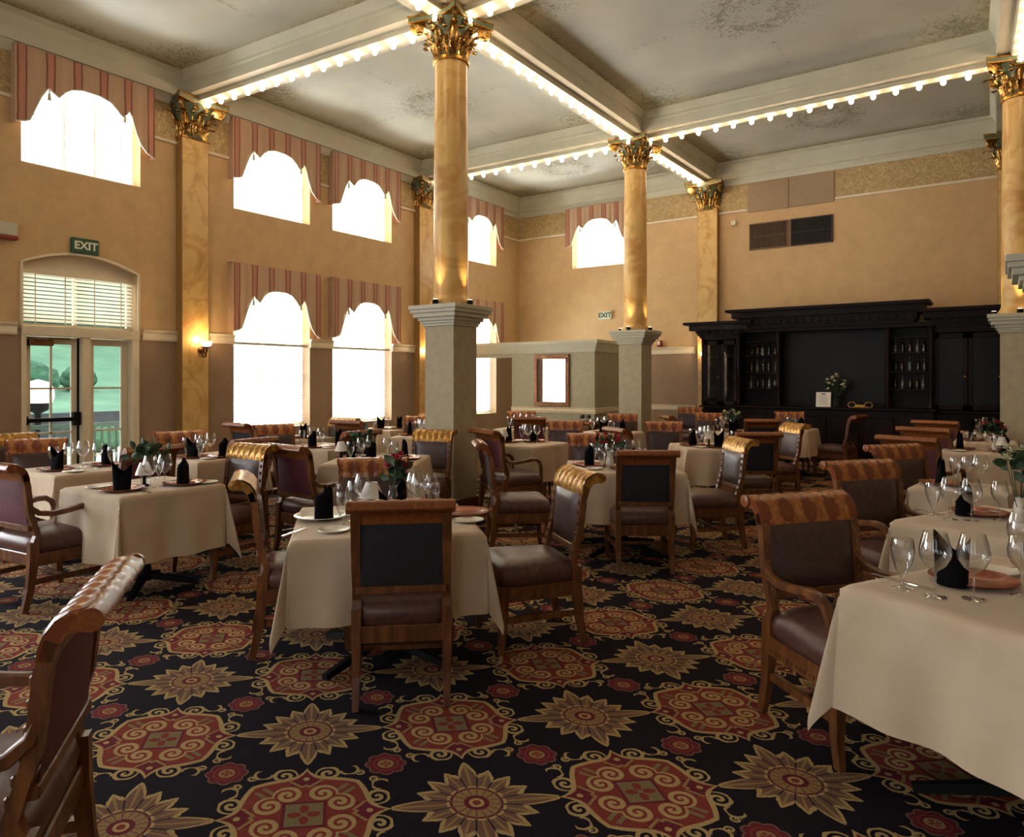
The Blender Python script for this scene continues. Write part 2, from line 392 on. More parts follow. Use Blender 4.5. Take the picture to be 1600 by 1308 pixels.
# ------------------------------------------------------------------ mesh tools
class MB:
    def __init__(s): s.v = []; s.f = []; s.T = Matrix()
    def add(s, vs, fs):
        o = len(s.v); s.v += [tuple(s.T @ Vector(p)) for p in vs]; s.f += [tuple(i + o for i in q) for q in fs]; return s
    def box(s, x0, x1, y0, y1, z0, z1, ch=0.):
        if ch <= 0:
            return s.add([(x0, y0, z0), (x1, y0, z0), (x1, y1, z0), (x0, y1, z0), (x0, y0, z1), (x1, y0, z1), (x1, y1, z1), (x0, y1, z1)],
                         [(0, 3, 2, 1), (4, 5, 6, 7), (0, 1, 5, 4), (1, 2, 6, 5), (2, 3, 7, 6), (3, 0, 4, 7)])
        c = ch; vs = []
        for z, k in ((z0, c), (z0 + c, 0), (z1 - c, 0), (z1, c)):
            for (px, py, sx, sy) in ((x0, y0, 1, 1), (x1, y0, -1, 1), (x1, y1, -1, -1), (x0, y1, 1, -1)):
                if sx * sy > 0: vs += [(px + sx * k, py + sy * (c + k), z), (px + sx * (c + k), py + sy * k, z)]
                else: vs += [(px + sx * (c + k), py + sy * k, z), (px + sx * k, py + sy * (c + k), z)]
        fs = [tuple(range(7, -1, -1)), tuple(range(24, 32))]
        for L in range(3):
            for i in range(8): fs.append((L * 8 + i, L * 8 + (i + 1) % 8, L * 8 + 8 + (i + 1) % 8, L * 8 + 8 + i))
        return s.add(vs, fs)
    def lathe(s, prof, n=24, cx=0, cy=0, cap=True):
        vs = []; fs = []
        for (r, z) in prof:
            for i in range(n):
                a = 2 * PI * i / n; vs.append((cx + r * math.cos(a), cy + r * math.sin(a), z))
        for k in range(len(prof) - 1):
            for i in range(n): fs.append((k * n + i, k * n + (i + 1) % n, (k + 1) * n + (i + 1) % n, (k + 1) * n + i))
        if cap:
            if prof[0][0] > 1e-4: fs.append(tuple(range(n - 1, -1, -1)))
            if prof[-1][0] > 1e-4: fs.append(tuple((len(prof) - 1) * n + i for i in range(n)))
        return s.add(vs, fs)
    def sweep(s, pts, sec, up=(0, 0, 1), cap=True, scales=None):
        """sweep closed 2D section [(a,b)] along 3D pts; a = side, b = normal"""
        P = [Vector(p) for p in pts]; vs = []; n = len(sec); fs = []; upv = Vector(up)
        for k, p in enumerate(P):
            t = (P[min(k + 1, len(P) - 1)] - P[max(k - 1, 0)]).normalized()
            side = t.cross(upv)
            if side.length < 1e-4: side = Vector((1, 0, 0))
            side.normalize(); nn = side.cross(t).normalized(); sc = scales[k] if scales else 1.
            if not isinstance(sc, tuple): sc = (sc, sc)
            for a, b in sec: vs.append(tuple(p + side * a * sc[0] + nn * b * sc[1]))
        for k in range(len(P) - 1):
            for i in range(n): fs.append((k * n + i, k * n + (i + 1) % n, (k + 1) * n + (i + 1) % n, (k + 1) * n + i))
        if cap: fs += [tuple(range(n - 1, -1, -1)), tuple((len(P) - 1) * n + i for i in range(n))]
        return s.add(vs, fs)
    def tube(s, pts, r, n=8, up=(0, 0, 1), scales=None):
        return s.sweep(pts, [(r * math.cos(2 * PI * i / n), r * math.sin(2 * PI * i / n)) for i in range(n)], up, True, scales)
    def grid(s, fn, nu, nv):
        vs = [fn(i / nu, j / nv) for j in range(nv + 1) for i in range(nu + 1)]
        fs = [(j * (nu + 1) + i, j * (nu + 1) + i + 1, (j + 1) * (nu + 1) + i + 1, (j + 1) * (nu + 1) + i) for j in range(nv) for i in range(nu)]
        return s.add(vs, fs)
    def prism(s, poly, axis, a, b):
        """extrude a 2D polygon (list of (p,q)) along axis from a to b"""
        def m3(p, q, t): return {'x': (t, p, q), 'y': (p, t, q), 'z': (p, q, t)}[axis]
        n = len(poly); vs = [m3(p, q, a) for p, q in poly] + [m3(p, q, b) for p, q in poly]
        fs = [tuple(range(n - 1, -1, -1)), tuple(range(n, 2 * n))] + [(i, (i + 1) % n, n + (i + 1) % n, n + i) for i in range(n)]
        return s.add(vs, fs)
    def build(s, name, mat, parent=None, smooth=False, keep=None, kind=None, angle=None):
        fs = s.f
        if keep: fs = [q for q in fs if keep(sum((Vector(s.v[i]) for i in q), Vector()) / len(q))]
        me = bpy.data.meshes.new(name); me.from_pydata(s.v, [], fs); me.update()
        bm = bmesh.new(); bm.from_mesh(me)
        bmesh.ops.delete(bm, geom=[x for x in bm.verts if not x.link_faces], context='VERTS')
        bmesh.ops.remove_doubles(bm, verts=bm.verts, dist=1e-5)
        bmesh.ops.recalc_face_normals(bm, faces=bm.faces); bm.to_mesh(me); bm.free()
        if smooth: me.shade_smooth(); me.set_sharp_from_angle(angle=math.radians(angle or 42))
        me.materials.append(M[mat]); o = bpy.data.objects.new(name, me); COL.objects.link(o)
        if parent: o.parent = parent
        if kind: o['kind'] = kind
        return o
def tag(o, label, cat, group=None):
    o['label'] = label; o['category'] = cat
    if group: o['group'] = group
    return o
def thing(name, label, cat, loc=(0, 0, 0), rz=0, group=None):
    o = bpy.data.objects.new(name, None); COL.objects.link(o); o.empty_display_size = .1
    o.location = loc; o.rotation_euler = (0, 0, rz); return tag(o, label, cat, group)
def kids(o): return KIDS.get(o.name, [])
def dup(root, loc, rz, label, group=None, name=None):
    c = root.copy(); COL.objects.link(c); c.location = loc; c.rotation_euler = (0, 0, rz); c['label'] = label
    if group: c['group'] = group
    if root.type == 'EMPTY':
        def rec(src, dst):
            for ch in [q for q in src.children]:
                d = ch.copy(); COL.objects.link(d); d.parent = dst; rec(ch, d)
        rec(root, c)
    return c
def struct(mb, name, mat, **k):
    return mb.build(name, mat, kind='structure', **k)

# ------------------------------------------------------------------ room shell
struct(MB().box(XL - .3, XR + .3, YF - .3, YB + .3, -.12, 0), 'floor', 'carpet')
struct(MB().box(XL - .3, XR + .3, YF - .3, YB + .3, ZC, ZC + .15), 'ceiling', 'ceiling')
def wall_holes(mb, a0, a1, z0, z1, holes, place):
    As = sorted({a0, a1, *[h[0] for h in holes], *[h[1] for h in holes]}); Zs = sorted({z0, z1, *[h[2] for h in holes], *[h[3] for h in holes]})
    for i in range(len(As) - 1):
        for j in range(len(Zs) - 1):
            ca, cz = (As[i] + As[i + 1]) / 2, (Zs[j] + Zs[j + 1]) / 2
            if not any(h[0] < ca < h[1] and h[2] < cz < h[3] for h in holes): place(As[i], As[i + 1], Zs[j], Zs[j + 1])
DOOR = (3.87, 5.36, 0.0, 3.24)
mb = MB(); wall_holes(mb, YF - .3, YB + .3, 0, ZC, UP + LO + UPB + LOB + [DOOR], lambda a, b, c, d: mb.box(XL - .3, XL, a, b, c, d)); struct(mb, 'wall_left', 'wall')
mb = MB(); wall_holes(mb, XL, XR + .3, 0, ZC, [BW], lambda a, b, c, d: mb.box(a, b, YB, YB + .3, c, d)); struct(mb, 'wall_back', 'wall')
struct(MB().box(XR, XR + .3, YF - .3, YB, 0, ZC), 'wall_right', 'wall')
mb = MB(); wall_holes(mb, XL, XR, 0, ZC, FWN, lambda a, b, c, d: mb.box(a, b, YF - .3, YF, c, d)); struct(mb, 'wall_front', 'wall')

def rail(mb, axis, pos, a, b, prof, sgn):
    """moulding: prof [(out, z)] polygon swept along a wall; pos wall plane, sgn outward direction"""
    if axis == 'y': mb.prism([(pos + sgn * o, z) for o, z in prof], 'y', a, b)
    else: mb.prism([(pos + sgn * o, z) for o, z in prof], 'x', a, b)
RAIL = [(0, 2.12), (.02, 2.12), (.03, 2.15), (.025, 2.22), (.05, 2.25), (.055, 2.275), (0, 2.275)]
FR1 = [(0, 5.10), (.03, 5.10), (.045, 5.14), (0, 5.15)]
CROWN = [(0, 5.68), (.03, 5.68), (.05, 5.74), (.10, 5.80), (.13, 5.80), (.15, 5.95), (.22, 6.08), (.26, 6.10), (.26, 6.15), (0, 6.15)]
CHAIR = [(0, .87), (.02, .87), (.035, .92), (.025, .95), (.04, .97), (0, .98)]
BASE = [(0, 0), (.02, 0), (.02, .13), (.012, .16), (0, .17)]
mb = MB(); cuts = [YF, 3.82, 5.42] + [q for w in LO for q in (w[0], w[1])] + [YB]
cuts = [YF] + [q for w in sorted(LOB) for q in (w[0], w[1])] + cuts[1:]
for k in range(0, len(cuts), 2): rail(mb, 'y', XL, cuts[k], cuts[k + 1], RAIL, 1)
struct(mb, 'trim_1', 'white_paint')
mb = MB(); rail(mb, 'x', YB, XL, -5.58, RAIL, -1); rail(mb, 'x', YB, .6, XR, RAIL, -1); struct(mb, 'trim_2', 'white_paint')
vals = [(3.77, 5.49), (6.80, 8.62), (8.86, 10.70), (12.5, 14.3)]
mb = MB(); cuts = [YF] + [q for w in vals for q in w] + [YB]
for k in range(0, len(cuts), 2): rail(mb, 'y', XL, cuts[k], cuts[k + 1], FR1, 1)
struct(mb, 'trim_3', 'white_paint')
mb = MB()
for a, b in ((XL, -8.86), (-7.0, -4.45), (-2.74, XR)): rail(mb, 'x', YB, a, b, FR1, -1)
struct(mb, 'trim_4', 'white_paint')
mb = MB(); rail(mb, 'y', XL, YF, YB, CROWN, 1); rail(mb, 'x', YB, XL, XR, CROWN, -1); struct(mb, 'trim_5', 'beam_paint')
mb = MB()
for a, b in ((YF, 3.77), (5.49, 6.80), (8.62, 8.86), (10.7, 12.5), (14.3, YB)): mb.box(XL, XL + .008, a, b, 5.15, 5.69)
for a, b in ((XL, -8.86), (-7.0, -4.45), (-2.74, XR)): mb.box(a, b, YB - .008, YB, 5.15, 5.69)
struct(mb, 'trim_6', 'frieze')
mb = MB(); rail(mb, 'y', XL, YF, 3.82, BASE, 1); rail(mb, 'y', XL, 5.42, YB, BASE, 1); struct(mb, 'baseboard_left', 'white_paint')
mb = MB(); rail(mb, 'x', YB, XL, XR, BASE, -1); struct(mb, 'baseboard_back', 'white_paint')
mb = MB(); rail(mb, 'x', YB, -6.9, -5.58, CHAIR, -1); struct(mb, 'trim_7', 'white_paint')

# ------------------------------------------------------------------ ceiling beams with bulb rows
BULB = MB().lathe([(0, -.095), (.016, -.092), (.03, -.078), (.036, -.058), (.03, -.036), (.016, -.02), (.013, 0)], 12).build('light_bulb', 'bulb', smooth=True)
bulb_mesh = BULB.data; bpy.data.objects.remove(BULB)
def beam(n, p, q, bulbs=True, w=.26):
    P, Q = Vector(p + (0,)), Vector(q + (0,)); L = (Q - P).length; d = (Q - P).normalized()
    ang = math.atan2(d.y, d.x); o = bpy.data.objects
    mb = MB(); mb.T = Matrix.Translation(P) @ Matrix.Rotation(ang, 4, 'Z')
    prof = [(-w, ZB + .02), (-.11, ZB + .02), (-.11, ZB - .02), (-.095, ZB - .035), (.095, ZB - .035), (.11, ZB - .02), (.11, ZB + .02), (w, ZB + .02),
            (w, ZB + .18), (w + .02, ZB + .20), (w + .02, ZB + .24), (w + .07, ZB + .32), (w + .09, ZC), (-w - .09, ZC), (-w - .07, ZB + .32), (-w - .02, ZB + .24), (-w - .02, ZB + .20), (-w, ZB + .18)]
    mb.prism(prof, 'x', 0, L)
    b = struct(mb, 'trim_%d' % n, 'beam_paint')
    if bulbs:
        k = int(round((L - .5) / .3)); 
        for i in range(k + 1):
            t = .28 + i * (L - .56) / k; pt = P + d * t
            c = bpy.data.objects.new('light_bulb', bulb_mesh); COL.objects.link(c); c.location = (pt.x, pt.y, ZB - .035); c.parent = b
    return b
C1P, C2P, C3P, C4P = (-5.37, 6.48), (-5.40, 11.64), (.17, 11.6), (.36, 6.3)
beam(11, (XL + .1, 6.2), C1P); beam(12, C1P, C4P); beam(13, (XL + .1, 11.5), C2P); beam(14, C2P, C3P)
beam(15, (-5.34, 1.0), C1P); beam(16, C1P, C2P); beam(17, C2P, (-5.34, YB - .15)); beam(18, C4P, C3P); beam(19, C3P, (.15, YB - .15), False)
beam(20, (-5.37, YF), (-5.34, 1.0), False); beam(21, (XL, 1.0), (XR, 1.0), False); beam(22, C4P, (XR, 6.3), False); beam(23, C3P, (XR, 11.6), False)

# ------------------------------------------------------------------ columns
def leaf_grid(mb, ang, r0, z0, h, w, out, cx=0, cy=0):
    """acanthus leaf: ribbed strip that rises along the bell and curls out at its tip"""
    ca, sa = math.cos(ang), math.sin(ang)
    def fn(s, t):
        tt = t
        if tt < .75: z = z0 + h * tt / .75 * .92; o = r0 + out * .35 * (tt / .75) ** 2
        else:
            q = (tt - .75) / .25 * PI * .9; z = z0 + h * .92 + math.sin(q) * h * .09; o = r0 + out * .35 + (1 - math.cos(q)) * out * .33
        ww = w * (.62 + .5 * math.sin(min(1, tt * 1.1) * PI * .8) + .10 * math.sin(tt * 22)) * (1 if tt < .7 else 1.25 - tt * .45)
        x = (s - .5) * ww; o += .012 * math.cos((s - .5) * 4 * PI) - abs(s - .5) * .03
        return (cx + o * ca - x * sa, cy + o * sa + x * ca, z)
    mb.grid(fn, 8, 12)
def spiral_pts(n=30, r0=.075, r1=.012, turns=1.9, a0=PI / 2, ch=1):
    return [((r0 + (r1 - r0) * i / n) * math.cos(a0 + ch * i / n * turns * 2 * PI), (r0 + (r1 - r0) * i / n) * math.sin(a0 + ch * i / n * turns * 2 * PI)) for i in range(n + 1)]
def capital(parent, z0, z1, r, keep=None):
    h = z1 - z0
    cap = MB().lathe([(r * .98, z0), (r * 1.0, z0 + h * .3), (r * 1.18, z0 + h * .55), (r * 1.62, z0 + h * .86)], 32, cap=False).build('capital', 'green_bell', parent, True, keep)
    mb = MB()
    for k in range(8): leaf_grid(mb, k * PI / 4 + PI / 8, r * 1.02, z0 + .01, h * .36, .115, .15)
    mb.build('acanthus_leaves', 'gold', cap, True, keep, angle=80)
    mb = MB()
    for k in range(8): leaf_grid(mb, k * PI / 4, r * 1.04, z0 + .02, h * .60, .10, .22)
    for k in range(8):
        a = k * PI / 4 + PI / 8
        mb.tube([(r * 1.05 * math.cos(a), r * 1.05 * math.sin(a), z0 + .2), (r * 1.15 * math.cos(a), r * 1.15 * math.sin(a), z0 + h * .62)], .012, 6)
        mb.lathe([(0, z0 + h * .6), (.035, z0 + h * .63), (.028, z0 + h * .68), (0, z0 + h * .71)], 8, r * 1.3 * math.cos(a), r * 1.3 * math.sin(a))
    mb.build('tall_leaves', 'gold', cap, True, keep, angle=80)
    for k in range(4):
        mb = MB(); a = PI / 4 + k * PI / 2
        if keep and math.sin(a) < 0: continue
        R = r * 1.62 + .085
        # corner volute lies in the diagonal plane
        pts = [((r * 1.12) * math.cos(a), (r * 1.12) * math.sin(a), z0 + h * .48), ((r * 1.3) * math.cos(a), (r * 1.3) * math.sin(a), z0 + h * .72)]
        pts += [((R + px) * math.cos(a), (R + px) * math.sin(a), z0 + h * .74 + pz) for px, pz in spiral_pts(ch=-1)]
        side = (-math.sin(a), math.cos(a), 0)
        mb.sweep(pts, [(-.022, -.012), (.022, -.012), (.022, .012), (-.022, .012)], up=side, scales=[(.6, 1)] * 2 + [(1, 1.6)] * 31)
        mb.build('volute', 'gold', cap, True, keep, angle=60); mb = MB()
        for sg in (-1, 1):           # smaller inner scrolls towards the middle of each face
            a2 = a + sg * PI / 4 * .72; R2 = r * 1.42
            T = Matrix.Rotation(a2, 4, 'Z')
            pts = [tuple(T @ Vector((R2 + .02, sg * px * .8, z0 + h * .76 + pz * .8))) for px, pz in spiral_pts(24, .06, .01, 1.6)]
            mb.tube(pts, .010, 6)
        mb.build('inner_scrolls', 'gold', cap, True, keep, angle=60)
    # abacus with hollow sides
    poly = []; ha = r * 1.9
    for k in range(4):
        for i in range(9):
            t = -1 + 2 * i / 8; x = t * ha * .96; y = -(ha - .10 * (1 - t * t) * ha * 2.2)
            c, s_ = math.cos(k * PI / 2), math.sin(k * PI / 2); poly.append((x * c - y * s_, x * s_ + y * c))
    mb = MB(); 
    if keep: poly = [q for q in poly if q[1] >= 0]; poly.sort(key=lambda q: math.atan2(q[1], q[0])); poly = [(poly[0][0], 0)] + poly + [(poly[-1][0], 0)]; keep = None
    mb.prism(poly, 'z', z1 - h * .13, z1 - h * .045); mb.build('abacus', 'green_bell', cap, False, keep)
    mb = MB(); p2 = [(x * 1.03, y * 1.03) for x, y in poly]; mb.prism(p2, 'z', z1 - h * .045, z1); mb.prism([(x * 1.01, y * 1.01) for x, y in poly], 'z', z1 - h * .16, z1 - h * .13)
    mb.build('abacus_edge', 'gilt', cap, False, keep)
    return cap
PW = .215
def column(x, y, label, lights=True):
    t = thing('column', label, 'column', (x, y, 0), 0, 'round marbled columns on square piers')
    MB().box(-PW, PW, -PW, PW, 0, 2.20).build('pier', 'pier_paint', t)
    MB().box(-PW - .02, PW + .02, -PW - .02, PW + .02, 0, .17, .006).build('plinth', 'frame_wood', t)
    mb = MB()
    for h0, h1, e in ((2.17, 2.20, .02), (2.20, 2.23, .035), (2.23, 2.27, .06), (2.27, 2.32, .10), (2.32, 2.36, .125), (2.36, 2.41, .14)):
        mb.box(-PW - e, PW + e, -PW - e, PW + e, h0, h1, .004)
    mb.build('pier_cap', 'grey_trim', t)
    MB().lathe([(.245, 2.41), (.245, 2.45), (.215, 2.49), (.205, 2.53), (.205, 3.4), (.19, 5.27)], 40).build('shaft', 'marble', t, True)
    MB().lathe([(.19, 5.255), (.213, 5.26), (.22, 5.28), (.213, 5.30), (.19, 5.31)], 40).build('necking', 'gilt', t, True)
    capital(t, 5.29, ZB - .01, .19)
    if lights:
        for k in range(4):
            a = k * PI / 2; px, py = .285 * math.cos(a), .285 * math.sin(a)
            f = MB().lathe([(.035, 2.41), (.035, 2.45), (.03, 2.47)], 12, px, py).build('uplight', 'black_metal', t, True)
            MB().lathe([(.026, 2.466), (.026, 2.472)], 12, px, py).build('lens', 'lens', f)
            l = bpy.data.lights.new('uplight_lamp', 'SPOT'); l.energy = 26; l.color = (1, .70, .36); l.spot_size = math.radians(50); l.spot_blend = .8; l.shadow_soft_size = .02
            o = bpy.data.objects.new('uplight_lamp', l); COL.objects.link(o); o.parent = t; o.location = (px * 1.02, py * 1.02, 2.49)
            d = Vector((-math.cos(a) * .10, -math.sin(a) * .10, 1)); o.rotation_euler = (-d).to_track_quat('Z', 'Y').to_euler()
    return t
column(*C1P, 'tall marbled column with gold capital rising in the middle of the room')
column(*C2P, 'marbled column near the exit sign, in front of the partition corner')
column(*C3P, 'farther of two marbled columns at the right edge, before the dark bar')
column(*C4P, 'nearest column at the right edge, only its pier and cap showing', False)

def pilaster(axis, c, proj, label, z0=0.):
    """flat marbled pilaster on the left wall ('y', centre c) or back wall ('x', centre c)"""
    if axis == 'y': t = thing('pilaster', label, 'pilaster', (XL, c, 0), -PI / 2, 'flat marbled pilasters on the walls')
    else: t = thing('pilaster', label, 'pilaster', (c, YB, 0), PI, 'flat marbled pilasters on the walls')
    # local: +y points into the room
    MB().box(-.21, .21, .0, proj, z0, 5.2).build('shaft', 'marble', t)
    mb = MB()
    for s_ in (-1, 1): mb.box(s_ * .212 - .006, s_ * .212 + .006, -.0, proj * .98, z0, 5.2)
    mb.build('shaded_side', 'side_shade', t)  # thin sheets over the side faces, their shade put into the colour
    MB().box(-.225, .225, 0, proj + .015, 5.2, 5.235, .004).build('necking', 'gilt', t)
    tr = capital(t, 5.22, ZB - .01, .215, keep=lambda p: p.y > .002)
    return t
pilaster('y', 6.15, .16, 'marbled pilaster with gold capital right of the glazed door')
pilaster('y', 11.42, .16, 'marbled pilaster on the window wall, partly behind the middle column')
pilaster('x', -5.27, .14, 'marbled pilaster on the back wall left of the dark bar')
pilaster('x', .12, .14, 'marbled pilaster at the far right end of the back wall')

# ------------------------------------------------------------------ windows, blinds, valances
def window(n, a0, a1, z0, z1, axis='y', rows=2):
    def B(mb, u0, u1, w0, w1, d0, d1):      # u along wall, w height, d depth outwards from room face
        if axis == 'y': mb.box(XL - d1, XL - d0, u0, u1, w0, w1)
        else: mb.box(u0, u1, YB + d0, YB + d1, w0, w1)
    mb = MB()
    for (u0, u1, w0, w1) in ((a0, a0 + .06, z0, z1), (a1 - .06, a1, z0, z1), (a0 + .06, a1 - .06, z0, z0 + .06), (a0 + .06, a1 - .06, z1 - .06, z1)): B(mb, u0, u1, w0, w1, .22, .28)
    for k in range(1, 2): u = a0 + (a1 - a0) * k / 2; B(mb, u - .018, u + .018, z0, z1, .235, .265)
    for k in range(1, rows): w = z0 + (z1 - z0) * k / rows; B(mb, a0, a1, w - .018, w + .018, .235, .265)
    f = struct(mb, 'window_%d' % n, 'white_paint')
    mb = MB(); B(mb, a0 + .05, a1 - .05, z0 + .05, z1 - .05, .248, .252); mb.build('window_glass', 'pane', f)
    mb = MB(); B(mb, a0 + .0, a1 - .0, z0 - .0, z0 + .012, .0, .22); mb.build('window_sill', 'white_paint', f)
    return f
def blind(a0, a1, z0, z1, label, axis='y', tilt=60, d=.17, drop=None):
    """venetian blind, local x along the wall, local y towards the room"""
    w = a1 - a0 - .05
    loc = (XL - d, (a0 + a1) / 2, 0) if axis == 'y' else ((a0 + a1) / 2, YB + d, 0)
    t = thing('venetian_blind', label, 'blind', loc, -PI / 2 if axis == 'y' else PI)
    MB().box(-w / 2, w / 2, -.025, .025, z1 - .05, z1 - .005).build('headrail', 'white_paint', t)
    mb = MB(); z = z1 - .08; c, s_ = math.cos(math.radians(tilt)), math.sin(math.radians(tilt))
    while z > z0 + .05:
        mb.T = Matrix.Translation((0, 0, z)) @ Matrix.Rotation(math.radians(tilt), 4, 'X')
        mb.box(-w / 2, w / 2, -.025, .025, -.0015, .0015); z -= .052
    mb.T = Matrix()
    o = mb.build('slats', 'blind', t)
    mb = MB()
    for k in (.12, .37, .63, .88): mb.box(-w / 2 + w * k - .006, -w / 2 + w * k + .006, .026, .028, z0 + .03, z1 - .05)
    mb.build('ladder_tapes', 'white_paint', t)
    MB().box(-w / 2, w / 2, -.02, .02, z0 + .012, z0 + .035).build('bottom_rail', 'white_paint', t)
    return t
VP = [(0, 0.985), (.10, .96), (.15, .93), (.21, .76), (.27, .60), (.34, .47), (.36, .46), (.40, .50), (.46, .545), (.52, .46), (.60, .39), (.72, .352), (.82, .35), (.94, .355), (1.06, .39), (1.14, .46), (1.21, .545), (1.26, .50), (1.30, .44), (1.34, .52), (1.39, .70), (1.45, .86), (1.53, .96), (1.64, 1.02)]
def valance(c, ztop, label, axis='y', k=1.0, w=1.78):
    proj = .14
    t = thing('window_valance', label, 'valance', (XL, c, ztop) if axis == 'y' else (c, YB, ztop), -PI / 2 if axis == 'y' else PI, 'scalloped striped valances over the windows')
    # local x runs opposite to world y on the left wall: photo-left tail is at larger local x
    pts = [((p / 1.64 - .5) * w, -q * k) for p, q in VP]
    if axis == 'y': pts = [(-x, z) for x, z in pts][::-1]
    else: pts = [(-x, z) for x, z in pts][::-1]
    # refine
    P = []
    for i in range(len(pts) - 1):
        for j in range(3): P.append((pts[i][0] + (pts[i + 1][0] - pts[i][0]) * j / 3, pts[i][1] + (pts[i + 1][1] - pts[i][1]) * j / 3))
    P.append(pts[-1]); n = len(P) - 1; mb = MB()
    def fn(s_, tt):
        i = min(int(round(s_ * n)), n); x, zb = P[i]; return (x, proj + .016 * math.sin(x * 2 * PI / .165 + .8) * (.35 + .65 * tt), zb * tt)
    mb.grid(fn, n, 6)
    mb.grid(lambda s_, tt: (P[min(int(round(s_ * n)), n)][0], proj - .012, P[min(int(round(s_ * n)), n)][1] * tt), n, 1)
    for e in (0, n):
        x, zb = P[e]; mb.box(min(x, x * .985), max(x, x * .985), .0, proj, zb, 0)
    mb.box(-w / 2, w / 2, 0, proj, -.012, 0)
    mb.build('pelmet_fabric', 'valance', t, True)
    mb = MB(); mb.sweep([(x, proj + .006, z) for x, z in P], [(-.008, -.008), (.008, -.008), (.008, .008), (-.008, .008)], up=(0, 1, 0)); mb.build('braid', 'grey_trim', t)
    for px in (.37, 1.255):
        x = -(px / 1.64 - .5) * w
        mb = MB().lathe([(0, -.44 * k), (.008, -.45 * k), (.015, -.47 * k - .01), (.008, -.47 * k - .03), (.02, -.47 * k - .05), (.026, -.47 * k - .14), (0, -.47 * k - .14)], 8, x, proj - .03)
        mb.build('tassel', 'grey_trim', t, True)
    return t
WIN = ['above the glazed door', 'left of the middle pair', 'right of the middle pair', 'nearest the far corner']
for i, (y0, y1, z0, z1) in enumerate(UP):
    window(i + 1, y0, y1, z0, z1)
    blind(y0, y1, z0, z1, 'white blind filling the upper window ' + WIN[i])
    valance((y0 + y1) / 2 + .01, 5.775, 'striped scalloped valance on the upper window ' + WIN[i])
for i, (y0, y1, z0, z1) in enumerate(LO):
    window(i + 5, y0, y1, z0, z1, rows=3)
    blind(y0, y1, z0, z1, 'white blind filling the tall lower window ' + WIN[i + 1])
    valance((y0 + y1) / 2 + .01, 3.44, 'striped scalloped valance on the tall lower window ' + WIN[i + 1], k=1.13)
    struct(MB().box(XL - .1, XL - .07, y0, y1, 2.13, 2.17), 'trim_%d' % (30 + i), 'grey_trim')
window(8, *BW, axis='x'); blind(BW[0], BW[1], BW[2], BW[3], 'white blind filling the single window high on the back wall', 'x')
valance(-7.95, 5.70, 'striped scalloped valance on the back wall window', 'x', k=.95, w=1.72)

# ------------------------------------------------------------------ glazed door, sidelight, transom
YD0, YD1 = DOOR[0], DOOR[1]
XD = XL - .12
mb = MB()      # frame: jambs, mullion, head, arched filler
mb.box(XL - .3, XL + .03, YD0, YD0 + .05, 0, 2.12); mb.box(XL - .3, XL + .03, YD1 - .10, YD1, 0, 2.12)
mb.box(XL - .2, XL + .02, 4.60, 4.70, 0, 2.12); mb.box(XL - .3, XL + .05, YD0, YD1, 2.12, 2.24)
struct(mb, 'door_1', 'white_paint'); door_frame = bpy.data.objects['door_1']
mb = MB()
def arc(y): return 3.06 + .18 * (1 - ((y - (YD0 + YD1) / 2) / ((YD1 - YD0) / 2)) ** 2)
for k in range(24):
    ya, yb = YD0 + (YD1 - YD0) * k / 24, YD0 + (YD1 - YD0) * (k + 1) / 24
    mb.add([(x, y, z) for x in (XL - .3, XL) for (y, z) in ((ya, arc(ya)), (yb, arc(yb)), (yb, 3.24), (ya, 3.24))], [(0, 1, 2, 3), (7, 6, 5, 4), (0, 4, 5, 1)])
struct(mb, 'trim_40', 'wall')
mb = MB(); pts = [(XL + .012, YD0, 2.24)] + [(XL + .012, YD0 + (YD1 - YD0) * k / 24, arc(YD0 + (YD1 - YD0) * k / 24)) for k in range(25)] + [(XL + .012, YD1, 2.24)]
mb.sweep(pts, [(-.015, -.015), (.015, -.015), (.015, .015), (-.015, .015)], up=(1, 0, 0)); struct(mb, 'trim_41', 'white_paint')
mb = MB()
for k in range(24):
    ya, yb = YD0 + (YD1 - YD0) * k / 24, YD0 + (YD1 - YD0) * (k + 1) / 24
    mb.add([(x, y, z) for x in (XL - .2, XL - .16) for (y, z) in ((ya, 2.98), (yb, 2.98), (yb, arc(yb)), (ya, arc(ya)))], [(0, 1, 2, 3), (7, 6, 5, 4), (0, 4, 5, 1)])
struct(mb, 'trim_42', 'white_paint')
mb = MB()
for (a, b, c, d) in ((YD0, YD0 + .05, 2.24, 3.0), (YD1 - .05, YD1, 2.24, 3.0), (YD0, YD1, 2.24, 2.29), (YD0, YD1, 2.95, 3.0), (4.59, 4.63, 2.24, 3.0)): mb.box(XL - .28, XL - .23, a, b, c, d)
f = struct(mb, 'window_9', 'white_paint'); MB().box(XL - .257, XL - .253, YD0, YD1, 2.27, 2.97).build('window_glass', 'pane', f)
blind(YD0, YD1, 2.25, 2.98, 'cream slatted blind under the arch over the glazed door', tilt=-50, d=.12)
def glazed(name, y0, y1, cols, rows, zb, lab):
    """glazed leaf in the plane XD"""
    st = .09; mb = MB()
    for (a, b, c, d) in ((y0, y0 + st, .01, 2.11), (y1 - st, y1, .01, 2.11), (y0 + st, y1 - st, .01, zb), (y0 + st, y1 - st, 2.11 - st, 2.11)): mb.box(XD - .022, XD + .022, a, b, c, d)
    for k in range(1, cols): y = y0 + st + (y1 - y0 - 2 * st) * k / cols; mb.box(XD - .015, XD + .015, y - .012, y + .012, zb, 2.03)
    for k in range(1, rows): z = zb + (2.02 - zb) * k / rows; mb.box(XD - .015, XD + .015, y0 + st, y1 - st, z - .012, z + .012)
    o = struct(mb, name, 'white_paint')
    MB().box(XD - .003, XD + .003, y0 + st - .01, y1 - st + .01, zb - .01, 2.03).build('door_glass', 'pane', o)
    return o
